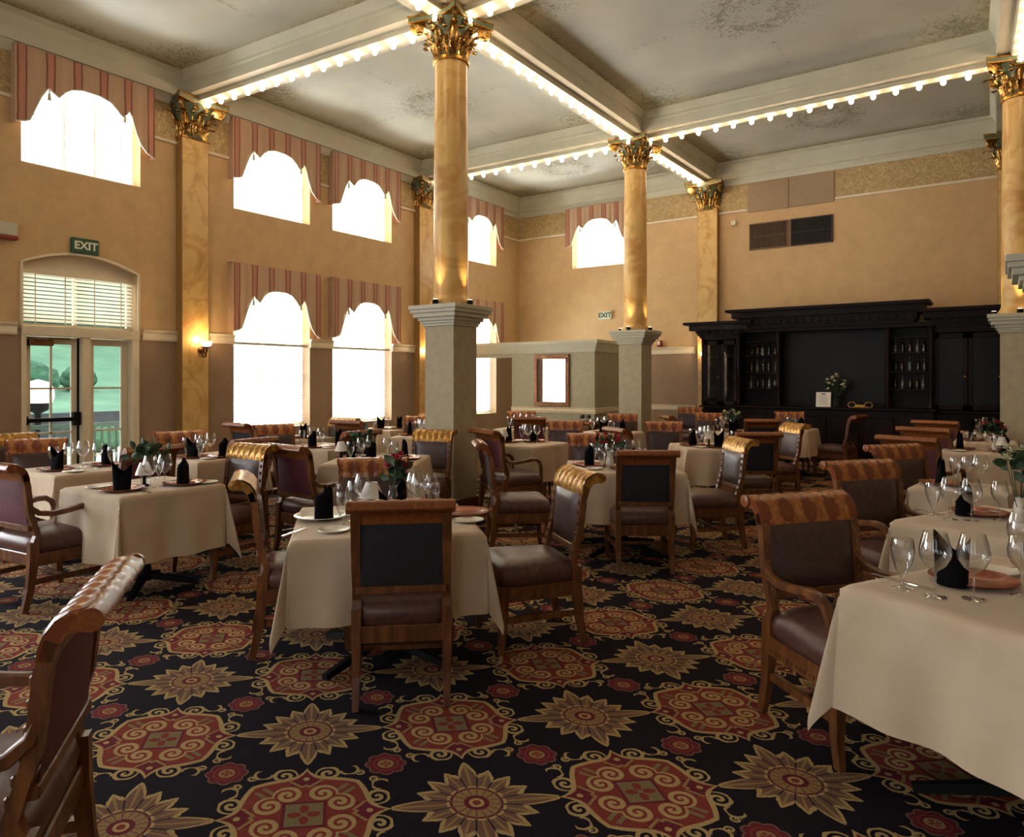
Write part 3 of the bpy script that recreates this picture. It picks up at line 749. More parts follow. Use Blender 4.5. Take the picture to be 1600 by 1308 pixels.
d2 = glazed('door_2', YD0 + .052, 4.598, 2, 3, .25, ''); glazed('door_3', 4.702, YD1 - .102, 1, 3, .25, '')
mb = MB().box(XD + .03, XD + .10, 3.95, 4.52, .99, 1.04, .006); mb.box(XD + .022, XD + .11, 4.50, 4.59, .93, 1.11, .008); mb.box(XD + .022, XD + .08, 3.93, 3.97, .96, 1.07, .005)
mb.build('panic_bar', 'black_metal', d2)
mb = MB().box(XD + .022, XD + .15, 3.96, 4.24, 1.99, 2.075, .006); mb.box(XD + .10, XD + .13, 4.20, 4.45, 2.08, 2.10); mb.build('door_closer', 'bronze', d2)
MB().box(XD + .022, XD + .034, 4.575, 4.60, .01, 2.11).build('weather_strip', 'black_metal', d2)

# ------------------------------------------------------------------ outdoors seen through the door
mb = MB().box(-60, XL - .3, -30, 60, -.2, -.12); struct(mb, 'ground', 'concrete')
mb = MB().box(-30, -19.5, -20, 60, -.12, -.06); struct(mb, 'driveway', 'concrete')
mb = MB(); mb.grid(lambda s, t: (-24 - 40 * t, -30 + 100 * s, .1 + 1.9 * t * 2 + 9 * max(0, t - .25) ** 1.2), 30, 16); struct(mb, 'grass_hill', 'lawn')
tag(MB().box(-19.4, -19.1, -5, 30, -.12, .72).build('garden_wall', 'asphalt'), 'low dark wall outside the glazed door beyond the railing', 'wall')
rng = random.Random(3)
def bush_obj(name, r, loc, label, group, squash=.8, mat='bush'):
    bm = bmesh.new(); bmesh.ops.create_icosphere(bm, subdivisions=4, radius=r)
    from mathutils import noise as mn
    for v in bm.verts:
        k = 1 + .22 * mn.noise(v.co * (2.2 / r) + Vector(loc)) + .10 * mn.noise(v.co * (7 / r)); v.co *= k; v.co.z *= squash
    me = bpy.data.meshes.new(name); bm.to_mesh(me); bm.free(); me.shade_smooth(); me.materials.append(M[mat])
    o = bpy.data.objects.new(name, me); COL.objects.link(o); o.location = loc; return tag(o, label, name, group)
M['wood_green'] = simple('woodland_green', (52, 92, 70), .9, dark=(30, 62, 50), scale=1.2)
for i in range(11): bush_obj('shrub', rng.uniform(.7, 1.0), (-32.5 - rng.uniform(0, 1.5), 8 + i * 2.3, 1.55), 'round green shrub half way up the hill outside the glazed door', 'shrubs half way up the hill outside')
for i in range(9): bush_obj('tree', rng.uniform(2.6, 3.2), (-46 - rng.uniform(0, 1.5), 4 + i * 8.0, 5.8), 'dark green tree on the crest of the hill outside the glazed door', 'trees on the crest of the hill outside', 1.1, 'wood_green')
bm = bmesh.new(); bmesh.ops.create_icosphere(bm, subdivisions=3, radius=.45)
for v in bm.verts: v.co *= 1 + rng.uniform(-.1, .1); v.co.z *= .75
me = bpy.data.meshes.new('clipped_bush'); bm.to_mesh(me); bm.free(); me.materials.append(M['bush']); o = bpy.data.objects.new('clipped_bush', me); COL.objects.link(o)
o.location = (-17.2, 8.05, .2); tag(o, 'grey green bush outside the sidelight beyond the railing', 'bush')
t = thing('railing', 'dark green railing of upright bars outside the glazed door', 'railing', (-13.0, 0, -.2))
MB().box(-.03, .03, 3.0, 12, .93, 1.0).build('top_rail', 'railing_green', t); MB().box(-.02, .02, 3.0, 12, .1, .14).build('bottom_rail', 'railing_green', t)
mb = MB()
for k in range(75): mb.box(-.014, .014, 3.0 + k * .12, 3.028 + k * .12, .08, .93)
mb.build('balusters', 'railing_green', t)
t = thing('garden_urn', 'white domed lamp on a dark base outside behind the door panes', 'lamp', (-17.5, 6.9, -.12)); t.scale = (.8, .8, .92)
MB().lathe([(.22, 0), (.22, .1), (.08, .2), (.08, 1.0), (.25, 1.08), (.3, 1.25)], 20).build('base', 'black_metal', t, True)
MB().lathe([(.34, 1.25), (.40, 1.4), (.38, 1.6), (.26, 1.75), (0, 1.82)], 20).build('dome', 'shade', t, True)

# ------------------------------------------------------------------ wall fixtures
def text(body, size, mat, parent, loc, rot, name='lettering', ext=.003):
    c = bpy.data.curves.new(name, 'FONT'); c.body = body; c.size = size; c.align_x = 'CENTER'; c.align_y = 'CENTER'; c.extrude = ext
    c.offset = .004
    o = bpy.data.objects.new(name, c); COL.objects.link(o); dg = bpy.context.evaluated_depsgraph_get()
    me = bpy.data.meshes.new_from_object(o.evaluated_get(dg)); bpy.data.objects.remove(o)
    me.materials.clear(); me.materials.append(M[mat])
    o = bpy.data.objects.new(name, me); COL.objects.link(o); o.parent = parent; o.location = loc; o.rotation_euler = rot; return o
t = thing('exit_sign', 'green exit sign with pale letters above the arched door', 'sign', (XL, 4.62, 3.355), -PI / 2)
MB().box(-.175, .175, .0, .06, -.105, .105, .01).build('housing', 'exit_green', t)
MB().box(-.155, .155, .058, .064, -.085, .085, .002).build('face', 'exit_green', t)
text('EXIT', .145, 'exit_cream', t, (0, .066, 0), (PI / 2, 0, PI)).scale = (1, 1, 1)
t = thing('exit_sign', 'cream exit sign with dark letters on the back wall', 'sign', (-7.78, YB, 3.07), PI)
MB().box(-.17, .17, 0, .06, -.095, .095, .012).build('housing', 'exit_cream', t)
text('EXIT', .165, 'exit_green', t, (0, .063, 0), (PI / 2, 0, PI))
t = thing('emergency_light', 'pale wall box at the left edge of the photo', 'lamp', (XL, 3.62, 3.40), -PI / 2)
MB().box(-.18, .18, 0, .10, -.05, .12, .01).build('housing', 'grey_trim', t); MB().box(-.18, .14, .01, .13, -.10, -.055, .01).build('lamp_head', 'red_box', t)
t = thing('smoke_alarm', 'small white square alarm on the back wall above the bar', 'alarm', (-4.73, YB, 4.88), PI)
MB().box(-.055, .055, 0, .04, -.055, .055, .01).build('plate', 'white_paint', t); MB().lathe([(.025, 0), (.025, .02), (0, .03)], 12).build('lens', 'red_box', t).rotation_euler = (-PI / 2, 0, 0)
t.children[-1].location = (0, .035, 0)
t = thing('fire_alarm', 'small red alarm box on the rail right of the far column', 'alarm', (-6.40, YB - .05, 2.36), PI)
MB().box(-.05, .05, -.05, .06, -.07, .07, .008).build('body', 'red_box', t); MB().box(-.03, .03, .06, .066, -.03, .05, .002).build('strobe', 'shade', t)
for i, (x0, x1, mt, lb) in enumerate(((-4.41, -3.62, 'taupe_grille', 'left air grille high on the back wall, browner of the two'), (-3.58, -2.78, 'slate', 'right air grille high on the back wall, darker of the two'))):
    t = thing('air_grille', lb, 'grille', ((x0 + x1) / 2, YB, 4.54), PI); w = (x1 - x0) / 2
    mb = MB()
    for (a, b, c, d) in ((-w, w, .25, .275), (-w, w, -.275, -.25), (-w, -w + .025, -.25, .25), (w - .025, w, -.25, .25)): mb.box(a, b, 0, .03, c, d)
    mb.build('frame', mt, t)
    mb = MB(); n = 40
    for k in range(n): x = -w + .03 + (2 * w - .06) * k / (n - 1); mb.box(x - .004, x + .004, .005, .024, -.25, .25)
    mb.box(-w + .02, w - .02, .004, .026, -.006, .006); mb.build('louvres', mt, t)
    MB().box(-w + .02, w - .02, .0, .004, -.25, .25).build('backing', 'black_metal', t)
for x0, x1, lb in ((-4.43, -3.62, 'left taupe access panel above the air grilles'), (-3.60, -2.76, 'right taupe access panel above the air grilles')):
    tag(MB().box(x0, x1, YB - .026, YB - .001, 5.06, 5.66, .004).build('access_panel', 'taupe_panel'), lb, 'panel')
def sconce(loc, rz, label):
    t = thing('wall_sconce', label, 'sconce', loc, rz, 'bronze wall sconces with glowing cups')
    MB().lathe([(.0, 0), (.05, .0), (.06, .015), (.03, .03), (0, .03)], 16).build('backplate', 'bronze', t, True).rotation_euler = (-PI / 2, 0, 0)
    mb = MB(); mb.tube([(0, .02, -.04), (0, .06, -.11), (0, .12, -.10), (0, .14, -.03), (0, .14, .02)], .013, 8, up=(1, 0, 0))
    mb.tube([(0, .02, .0), (.03, .05, -.05), (.05, .09, -.02), (.03, .12, .02)], .008, 6); mb.tube([(0, .02, .0), (-.03, .05, -.05), (-.05, .09, -.02), (-.03, .12, .02)], .008, 6)
    mb.build('arm', 'bronze', t, True)
    MB().lathe([(.02, .02), (.05, .03), (.065, .05), (.045, .05), (.02, .04)], 16, 0, .14).build('cup', 'bronze', t, True)
    MB().lathe([(.03, .05), (.065, .07), (.085, .12), (.082, .13), (.05, .09), (0, .08)], 16, 0, .14).build('glass_bowl', 'sconce_glow', t, True)
    l = bpy.data.lights.new('sconce_lamp', 'POINT'); l.energy = 7; l.color = (1, .66, .34); l.shadow_soft_size = .04
    o = bpy.data.objects.new('sconce_lamp', l); COL.objects.link(o); o.parent = t; o.location = (0, .14, .17)
sconce((XL + .16, 6.24, 2.0), -PI / 2, 'lit bronze sconce on the pilaster right of the glazed door')
sconce((XL + .16, 11.45, 2.0), -PI / 2, 'lit bronze sconce on the pilaster beside the middle column')
sconce((-5.3, YB - .14, 2.0), PI, 'lit sconce at the left end of the dark bar, mostly hidden')

# ------------------------------------------------------------------ partition with mirror
YP = 12.4; XPR = -6.62
mb = MB(); mb.prism([(-8.6, YP), (XPR, YP), (XPR, 14.6), (XPR - .16, 14.6), (XPR - .16, YP + .16), (-8.6, YP + .16)], 'z', 0, 2.12); mb.box(XL, -8.6, YP, YP + .16, 2.02, 2.12)
struct(mb, 'wall_partition', 'part_paint')
mb = MB()
for e, z0, z1 in ((.02, 2.10, 2.13), (.035, 2.13, 2.18), (.06, 2.18, 2.23), (.09, 2.23, 2.27), (.12, 2.27, 2.33)):
    mb.prism([(XL, YP - e), (XPR + e, YP - e), (XPR + e, 14.6), (XPR - .16 - e, 14.6), (XPR - .16 - e, YP + .16 + e), (XL, YP + .16 + e)], 'z', z0, z1)
struct(mb, 'trim_50', 'grey_trim')
mb = MB(); mb.prism([(YP - o, z) for o, z in CHAIR], 'x', -8.6, XPR + .02); mb.prism([(XPR + o, z) for o, z in CHAIR], 'y', YP - .02, 14.6); struct(mb, 'trim_51', 'white_paint')
t = thing('wall_mirror', 'bronze-framed mirror on the partition wall reflecting a bright blind', 'mirror', (-7.6, YP, 1.53), PI)
m_, nt_, b_ = mk('mirror_silver'); b_.inputs['Metallic'].default_value = 1; b_.inputs['Roughness'].default_value = .02
nt_.links.new(ramp(nt_, noise(nt_, 3), [(0, (.85, .87, .9, 1)), (1, (.9, .9, .92, 1))]), b_.inputs['Base Color']); M['mirror'] = m_
mb = MB()
for (a, b, c, d) in ((-.42, .42, .455, .53), (-.42, .42, -.53, -.455), (-.42, -.345, -.455, .455), (.345, .42, -.455, .455)): mb.box(a, b, .0, .04, c, d, .008)
for (a, b, c, d) in ((-.36, .36, .44, .46), (-.36, .36, -.46, -.44), (-.36, -.34, -.45, .45), (.34, .36, -.45, .45)): mb.box(a, b, .0, .05, c, d, .003)
mb.build('frame', 'bronze', t); MB().box(-.345, .345, .004, .012, -.455, .455).build('glass', 'mirror', t)

# ------------------------------------------------------------------ back bar cabinet
YC = 14.62     # body front of side cabinets
t = thing('back_bar', 'long dark wood back bar with deep cornice and glazed cabinets', 'bar cabinet', (0, 0, 0))
YW = YB - .17
def cornice(mb, x0, x1, yf, z1, d=.30, h=.32):
    prof = [(0, z1 - h), (.02, z1 - h), (.03, z1 - h + .05), (.07, z1 - h + .09), (.09, z1 - .17), (.20, z1 - .06), (.27, z1 - .05), (.30, z1 - .03), (.30, z1), (0, z1)]
    for k in range(len(prof) - 2):
        pass
    for (o, za), (o2, zb) in zip(prof[:-2], prof[1:-1]):
        oo = max(o, o2); mb.box(x0 - oo, x1 + oo, yf - oo, YW, min(za, zb), max(za, zb) + .001)
    n = int((x1 - x0) / .14)
    for k in range(n + 1): x = x0 + (x1 - x0) * k / n; mb.box(x - .035, x + .035, yf - .125, yf - .02, z1 - h + .08, z1 - h + .15)
mb = MB(); cornice(mb, -5.26, -4.45, YC, 2.74); mb.build('side_cornice', 'dark_wood', t)
mb = MB(); cornice(mb, -.98, 1.1, YC, 2.80); mb.build('side_cornice', 'dark_wood', t)
mb = MB(); cornice(mb, -4.34, -1.36, YC - .08, 2.95, h=.38); mb.build('center_cornice', 'dark_wood', t)
mb = MB(); mb.box(-5.26, -4.44, YC + .02, YW, 0, .95); mb.box(-4.44, -.98, YC + .02, YW, 0, .98); mb.box(-.98, 1.1, YC + .02, YW, 0, .95)
mb.box(-5.26, 1.1, YW - .03, YW, .95, 2.6)
mb.box(-5.26, -5.20, YC, YW, .95, 2.45); mb.box(-4.50, -4.42, YC - .06, YW, .98, 2.6); mb.box(-1.10, -1.02, YC - .06, YW, .98, 2.6); mb.box(1.04, 1.1, YC, YW, .95, 2.5)
mb.box(-5.26, -4.44, YC, YW, 2.38, 2.46); mb.box(-1.02, 1.1, YC, YW, 2.38, 2.5); mb.box(-4.44, -1.08, YC - .05, YW, 2.5, 2.58)
mb.box(-3.72, -3.68, YC + .05, YW, .98, 2.5); mb.box(-1.78, -1.74, YC + .05, YW, .98, 2.5)
mb.build('carcass', 'dark_wood', t)
mb = MB(); mb.box(-4.50, -.95, YC - .34, YC + .30, .98, 1.03, .012); mb.box(-5.3, -4.50, YC - .06, YC + .2, .95, 1.0, .01); mb.box(-.95, 1.1, YC - .06, YC + .2, .95, 1.0, .01)
mb.build('countertop', 'dark_wood', t)
mb = MB(); mb.box(-4.42, -1.0, YC - .26, YC + .02, 0, .97)
for k in range(6): x = -4.35 + k * .56; mb.box(x, x + .48, YC - .285, YC - .26, .15, .85, .01)
mb.build('bar_front', 'dark_wood', t)
mb = MB()
for z in (1.35, 1.68, 2.02, 2.3): mb.box(-4.42, -3.72, YC + .1, YW - .03, z, z + .02); mb.box(-1.74, -1.10, YC + .1, YW - .03, z, z + .02); mb.box(-5.2, -4.5, YC + .1, YW - .03, z, z + .015)
mb.build('shelves', 'dark_wood', t)
for x, s_ in ((-4.46, 1), (-1.06, 1), (-3.7, 1), (-1.76, 1)):
    mb = MB(); mb.lathe([(.05, 1.03), (.055, 1.1), (.035, 1.16), (.05, 1.3), (.055, 1.7), (.04, 2.2), (.055, 2.3), (.05, 2.42), (.07, 2.5)], 16, x, YC - .06 if x in (-4.46, -1.06) else YC + .06); mb.build('turned_post', 'dark_wood', t, True)
m2, nt2, b2 = mk('smoked_mirror'); b2.inputs['Specular IOR Level'].default_value = .15; b2.inputs['Roughness'].default_value = .35
nt2.links.new(ramp(nt2, noise(nt2, 4), [(0, (.005, .004, .006, 1)), (1, (.009, .007, .009, 1))]), b2.inputs['Base Color']); M['smoked'] = m2
def cabinet_door(x0, x1, lb=None):
    mb = MB()
    for (a, b, c, d) in ((x0, x0 + .07, 1.02, 2.36), (x1 - .07, x1, 1.02, 2.36), (x0, x1, 1.02, 1.10), (x0, x1, 2.27, 2.36)): mb.box(a, b, YC - .012, YC + .02, c, d, .004)
    o = mb.build('glazed_door', 'dark_wood', t); MB().box(x0 + .06, x1 - .06, YC, YC + .005, 1.09, 2.28).build('glass', 'pane' if x0 < -4 else 'smoked', o)
    MB().lathe([(.012, 0), (.016, .02), (0, .03)], 10, x1 - .04, 1.6).build('knob', 'gilt', o)
    k = o.children[-1]; k.rotation_euler = (PI / 2, 0, 0); k.location = (0, YC - .01, 0)
cabinet_door(-5.20, -4.86); cabinet_door(-4.85, -4.50); cabinet_door(-1.02, -.52); cabinet_door(-.51, -.02); cabinet_door(-.01, .5)
mb = MB(); mb.box(-3.66, -1.80, YW - .045, YW - .03, 1.1, 2.45); mb.box(-5.18, -4.52, YW - .045, YW - .03, 1.02, 2.36); mb.build('back_mirror', 'smoked', t)
# things on the bar
bot_p = [(0, 0), (.035, 0), (.037, .01), (.037, .17), (.03, .2), (.013, .23), (.013, .29), (.016, .295), (.016, .31), (0, .31)]
M['bottle_green'] = simple('dark_bottle_glass', (24, 34, 26), .2, spec=.8); M['bottle_amber'] = simple('amber_bottle_glass', (56, 34, 20), .2, spec=.8); M['bottle_pale'] = simple('pale_bottle_glass', (84, 86, 82), .15, spec=.9)
k = 0
for zone, xs in (('left open shelves', (-4.3, -4.18, -4.06, -3.94, -3.82)), ('right open shelves', (-1.66, -1.54, -1.42, -1.3, -1.2))):
    for lv, z in (('lowest', 1.031), ('second', 1.371), ('third', 1.701), ('top', 2.041)):
        for x in xs:
            mt = ('bottle_green', 'bottle_amber', 'bottle_pale')[k % 3]; k += 1
            c = {'bottle_green': 'dark green', 'bottle_amber': 'amber', 'bottle_pale': 'pale'}[mt]
            o = MB().lathe(bot_p, 10).build('liquor_bottle', mt, None, True); o.location = (x + rng.uniform(-.015, .015), YC + .3 if z > 1.1 else YC + .38, z)
            s_ = rng.uniform(.78, .9); o.scale = (1, 1, s_)
            tag(o, '%s liquor bottle on the %s shelf of the %s in the bar' % (c, lv, zone.replace(' open', '')), 'bottle', '%s bottles on the %s shelf, %s' % (c, lv, zone))
t = thing('flower_vase', 'glass vase of pale flowers on the dark bar counter', 'vase', (-2.62, YC - .05, 1.03))
MB().lathe([(.05, 0), (.06, .02), (.05, .12), (.07, .2)], 16).build('vase', 'glass', t, True)
mb = MB(); mf = MB()
for i in range(34):
    a, b, L = rng.uniform(0, 2 * PI), rng.uniform(.05, .75), rng.uniform(.25, .50)
    p = Vector((math.cos(a) * math.sin(b), math.sin(a) * math.sin(b) * .7, math.cos(b))) * L + Vector((0, 0, .12))
    mb.tube([(0, 0, .1), tuple(p * .6 + Vector((0, 0, .05))), tuple(p)], .004, 5)
    mb.T = Matrix.Translation(p * .85) @ Matrix.Rotation(a, 4, 'Z') @ Matrix.Rotation(1.0, 4, 'Y'); mb.grid(lambda s, q: ((s - .5) * .045 * math.sin(q * PI), 0, q * .09), 2, 4); mb.T = Matrix()
    if i % 2: mf.lathe([(0, p.z - .02), (.03, p.z - .005), (.035, p.z + .01), (.015, p.z + .025), (0, p.z + .02)], 8, p.x, p.y)
mb.build('foliage', 'leafgreen', t, True); mf.build('blossoms', 'whitepetal', t, True)
t = thing('menu_card', 'white menu card standing on the dark bar counter', 'card', (-2.82, YC - .20, 1.03))
mb = MB(); mb.T = Matrix.Rotation(-.12, 4, 'X'); mb.box(-.13, .13, 0, .006, .0, .28); mb.build('card', 'paper', t)
mb = MB(); mb.T = Matrix.Rotation(-.12, 4, 'X'); mb.box(-.04, .04, -.002, 0, .235, .255)
for q in range(7): mb.box(-.08 + (q % 3) * .01, .08 - (q % 2) * .015, -.0015, 0, .20 - q * .024, .204 - q * .024)
mb.build('printed_lines', 'ink', t)
t = thing('brass_tray', 'brass double-handled tray gleaming on the bar counter', 'tray', (-2.19, YC - .16, 1.03))
mb = MB(); mb.box(-.10, .10, -.06, .06, 0, .012, .004); mb.box(-.08, .08, -.01, .01, .01, .055, .003); mb.build('body', 'gilt', t)
mb = MB()
for s_ in (-1, 1): mb.tube([(s_ * (.14 + .065 * math.cos(a)), 0, .05 + .05 * math.sin(a)) for a in [i * 2 * PI / 16 for i in range(17)]], .010, 6, up=(0, 1, 0))
mb.build('ring_handles', 'gilt', t, True)

# ------------------------------------------------------------------ chairs
def post_sec(w, d): return [(-w, -d), (w, -d), (w, d), (-w, d)]
def chair(name, arm, crest, panel, rootlabel):
    """origin on the floor under the seat centre, faces +y"""
    W = .275 if arm else .235           # half width at the back
    t = thing(name, rootlabel, 'chair')
    wood = 'frame_wood'; BX = W - .022
    path = [(-.225, .44), (-.205, .50), (-.225, .57), (-.252, .66), (-.262, .76), (-.272, .85), (-.295, .92), (-.33, .965), (-.372, .985)]
    # seat
    def seat(s, q):
        th = 2 * PI * s; c, sn = math.cos(th), math.sin(th); e = .28
        x = math.copysign(abs(c) ** e, c); y = math.copysign(abs(sn) ** e, sn)
        prof = [(.90, .37), (.99, .385), (1.02, .43), (.98, .472), (.84, .498), (.5, .512), (.0, .516)]
        i = min(int(q * 6 + 1e-6), 6); r, z = prof[i]; wx = (W + .0) * (1.06 + .09 * max(-1, min(1, y)))
        return (x * r * wx, y * r * .25 + .01, z)
    MB().grid(seat, 48, 6).build('seat', 'seat_leather', t, True, angle=70)
    WF = W + .035
    mb = MB(); mb.box(-WF + .02, WF - .02, .215, .25, .295, .38, .006); mb.box(-W + .02, W - .02, -.245, -.215, .295, .38, .006)
    for s_ in (-1, 1): mb.sweep([(s_ * (W - .015), -.23, .3375), (s_ * (WF - .015), .235, .3375)], [(-.015, -.0425), (.015, -.0425), (.015, .0425), (-.015, .0425)])
    for s_ in (-1, 1):
        for k in range(14): xx = s_ * (W + (WF - W) * (k + 1) / 15); mb.box(xx - .005, xx + .005, -.2 + k * .03, -.182 + k * .03, .312, .328)
    mb.build('seat_frame', wood, t)
    for s_ in (-1, 1):
        MB().sweep([(s_ * (WF - .025), .222, .385), (s_ * (WF - .025), .225, .32), (s_ * (WF - .025), .228, .12), (s_ * (WF - .03), .238, 0)], post_sec(.024, .026), up=(0, 1, 0), scales=[1.1, 1.05, .8, .62]).build('leg', wood, t)
        MB().sweep([(s_ * BX, -.228, .46), (s_ * BX, -.232, .33), (s_ * BX, -.25, .15), (s_ * BX, -.285, 0)], post_sec(.021, .027), up=(0, 1, 0), scales=[1.1, 1.05, .85, .7]).build('leg', wood, t)
    mb = MB()
    for s_ in (-1, 1): mb.sweep([(s_ * (W - .03), -.24, .188), (s_ * (WF - .03), .225, .188)], [(-.012, -.018), (.012, -.018), (.012, .018), (-.012, .018)])
    mb.box(-W + .03, W - .03, -.012, .012, .175, .20, .003); mb.build('stretcher', wood, t)
    # back frame: two scroll posts + lower rail
    mb = MB()
    for s_ in (-1, 1):
        pts = [(s_ * BX, y, z) for y, z in path]
        mb.sweep(pts, post_sec(.019, .022), up=(1, 0, 0), scales=[1, .95, .9, .95, 1, 1, 1, .95, .8])
        for k in range(9):                        # beading down the front of the post
            f = k / 8 * 4.999 + 1.6; i = int(f); a = f - i
            if i < 8: yy = path[i][0] * (1 - a) + path[i + 1][0] * a; zz = path[i][1] * (1 - a) + path[i + 1][1] * a; mb.box(s_ * BX - .009, s_ * BX + .009, yy + .014, yy + .028, zz - .014, zz + .014, .004)
    mb.box(-BX, BX, -.262, -.228, .535, .572, .004)
    mb.build('back_frame', wood, t, True, angle=30)
    # crest: carved roll
    n = 56
    cp = [(-.258, .872), (-.262, .90), (-.275, .935), (-.300, .968), (-.335, .99), (-.372, .997), (-.40, .985), (-.408, .962), (-.392, .943), (-.365, .94), (-.325, .935), (-.30, .90), (-.295, .872)]
    carve = .010 if crest != 'frame_wood' else 0
    def fn(s, q):
        i = min(int(round(q * 12)), 12); y, z = cp[i]; x = (s - .5) * 2 * W; o = 0
        if 0 < i < 6: o = carve * abs(math.sin((x / .07) * PI / 1.0)) * math.sin(min(i, 6) / 6 * PI)
        return (x, y + o * .8, z + o * .6)
    mb = MB(); mb.grid(fn, n, 12)
    for s_ in (-1, 1):
        x = s_ * W; mb.add([(x, y, z) for y, z in cp], [tuple(range(13))])
        mb.T = Matrix.Translation((s_ * (W + .004), -.377, .968)) @ Matrix.Rotation(PI / 2, 4, 'Y'); mb.lathe([(.03, -.008), (.03, .008), (.012, .012)], 14); mb.T = Matrix()
    mb.build('crest_rail', crest, t, True, angle=50)
    # pads
    def pad(s, q, sg):
        x = (s - .5) * 2 * (BX - .02); z = .574 + q * (.878 - .574)
        f = (z - .5) / .4; y = -.238 - .034 * f
        b = .026 * (1 - abs(2 * s - 1) ** 4) * (1 - abs(2 * q - 1) ** 6)
        return (x, y + (b + .008 if sg > 0 else -b * .35 - .012), z)
    MB().grid(lambda s, q: pad(s, q, 1), 14, 12).build('back_pad', 'pad_leather', t, True)
    MB().grid(lambda s, q: pad(s, q, -1), 10, 8).build('outer_back_panel', panel, t, True)
    if arm:
        for s_ in (-1, 1):
            P = [(s_ * BX, -.262, .74), (s_ * (BX + .012), -.245, .69), (s_ * (BX + .02), -.20, .652), (s_ * (BX + .025), -.12, .636), (s_ * (BX + .03), -.02, .645), (s_ * (BX + .042), .08, .662), (s_ * (BX + .045), .14, .658), (s_ * (BX + .045), .185, .63), (s_ * (BX + .043), .205, .58), (s_ * (BX + .04), .21, .50), (s_ * (BX + .036), .215, .40)]
            MB().sweep(P, [(-.02, -.013), (-.012, -.018), (.012, -.018), (.02, -.013), (.02, .013), (.012, .018), (-.012, .018), (-.02, .013)], up=(0, 0, 1) if 0 else (0, .3, 1), scales=[.8, .9, 1, 1, 1.05, 1.1, 1.05, 1, .95, .9, .9]).build('armrest', wood, t, True, angle=40)
    return t
PROTO = {('s', 'g'): chair('side_chair', False, 'crest_gilt', 'navy_cloth', 'proto'),
         ('s', 'o'): chair('side_chair', False, 'crest', 'plum_cloth', 'proto'),
         ('s', 'n'): chair('side_chair', False, 'crest', 'navy_cloth', 'proto'),
         ('a', 'o'): chair('armchair', True, 'crest', 'plum_cloth', 'proto')}
USED = set()
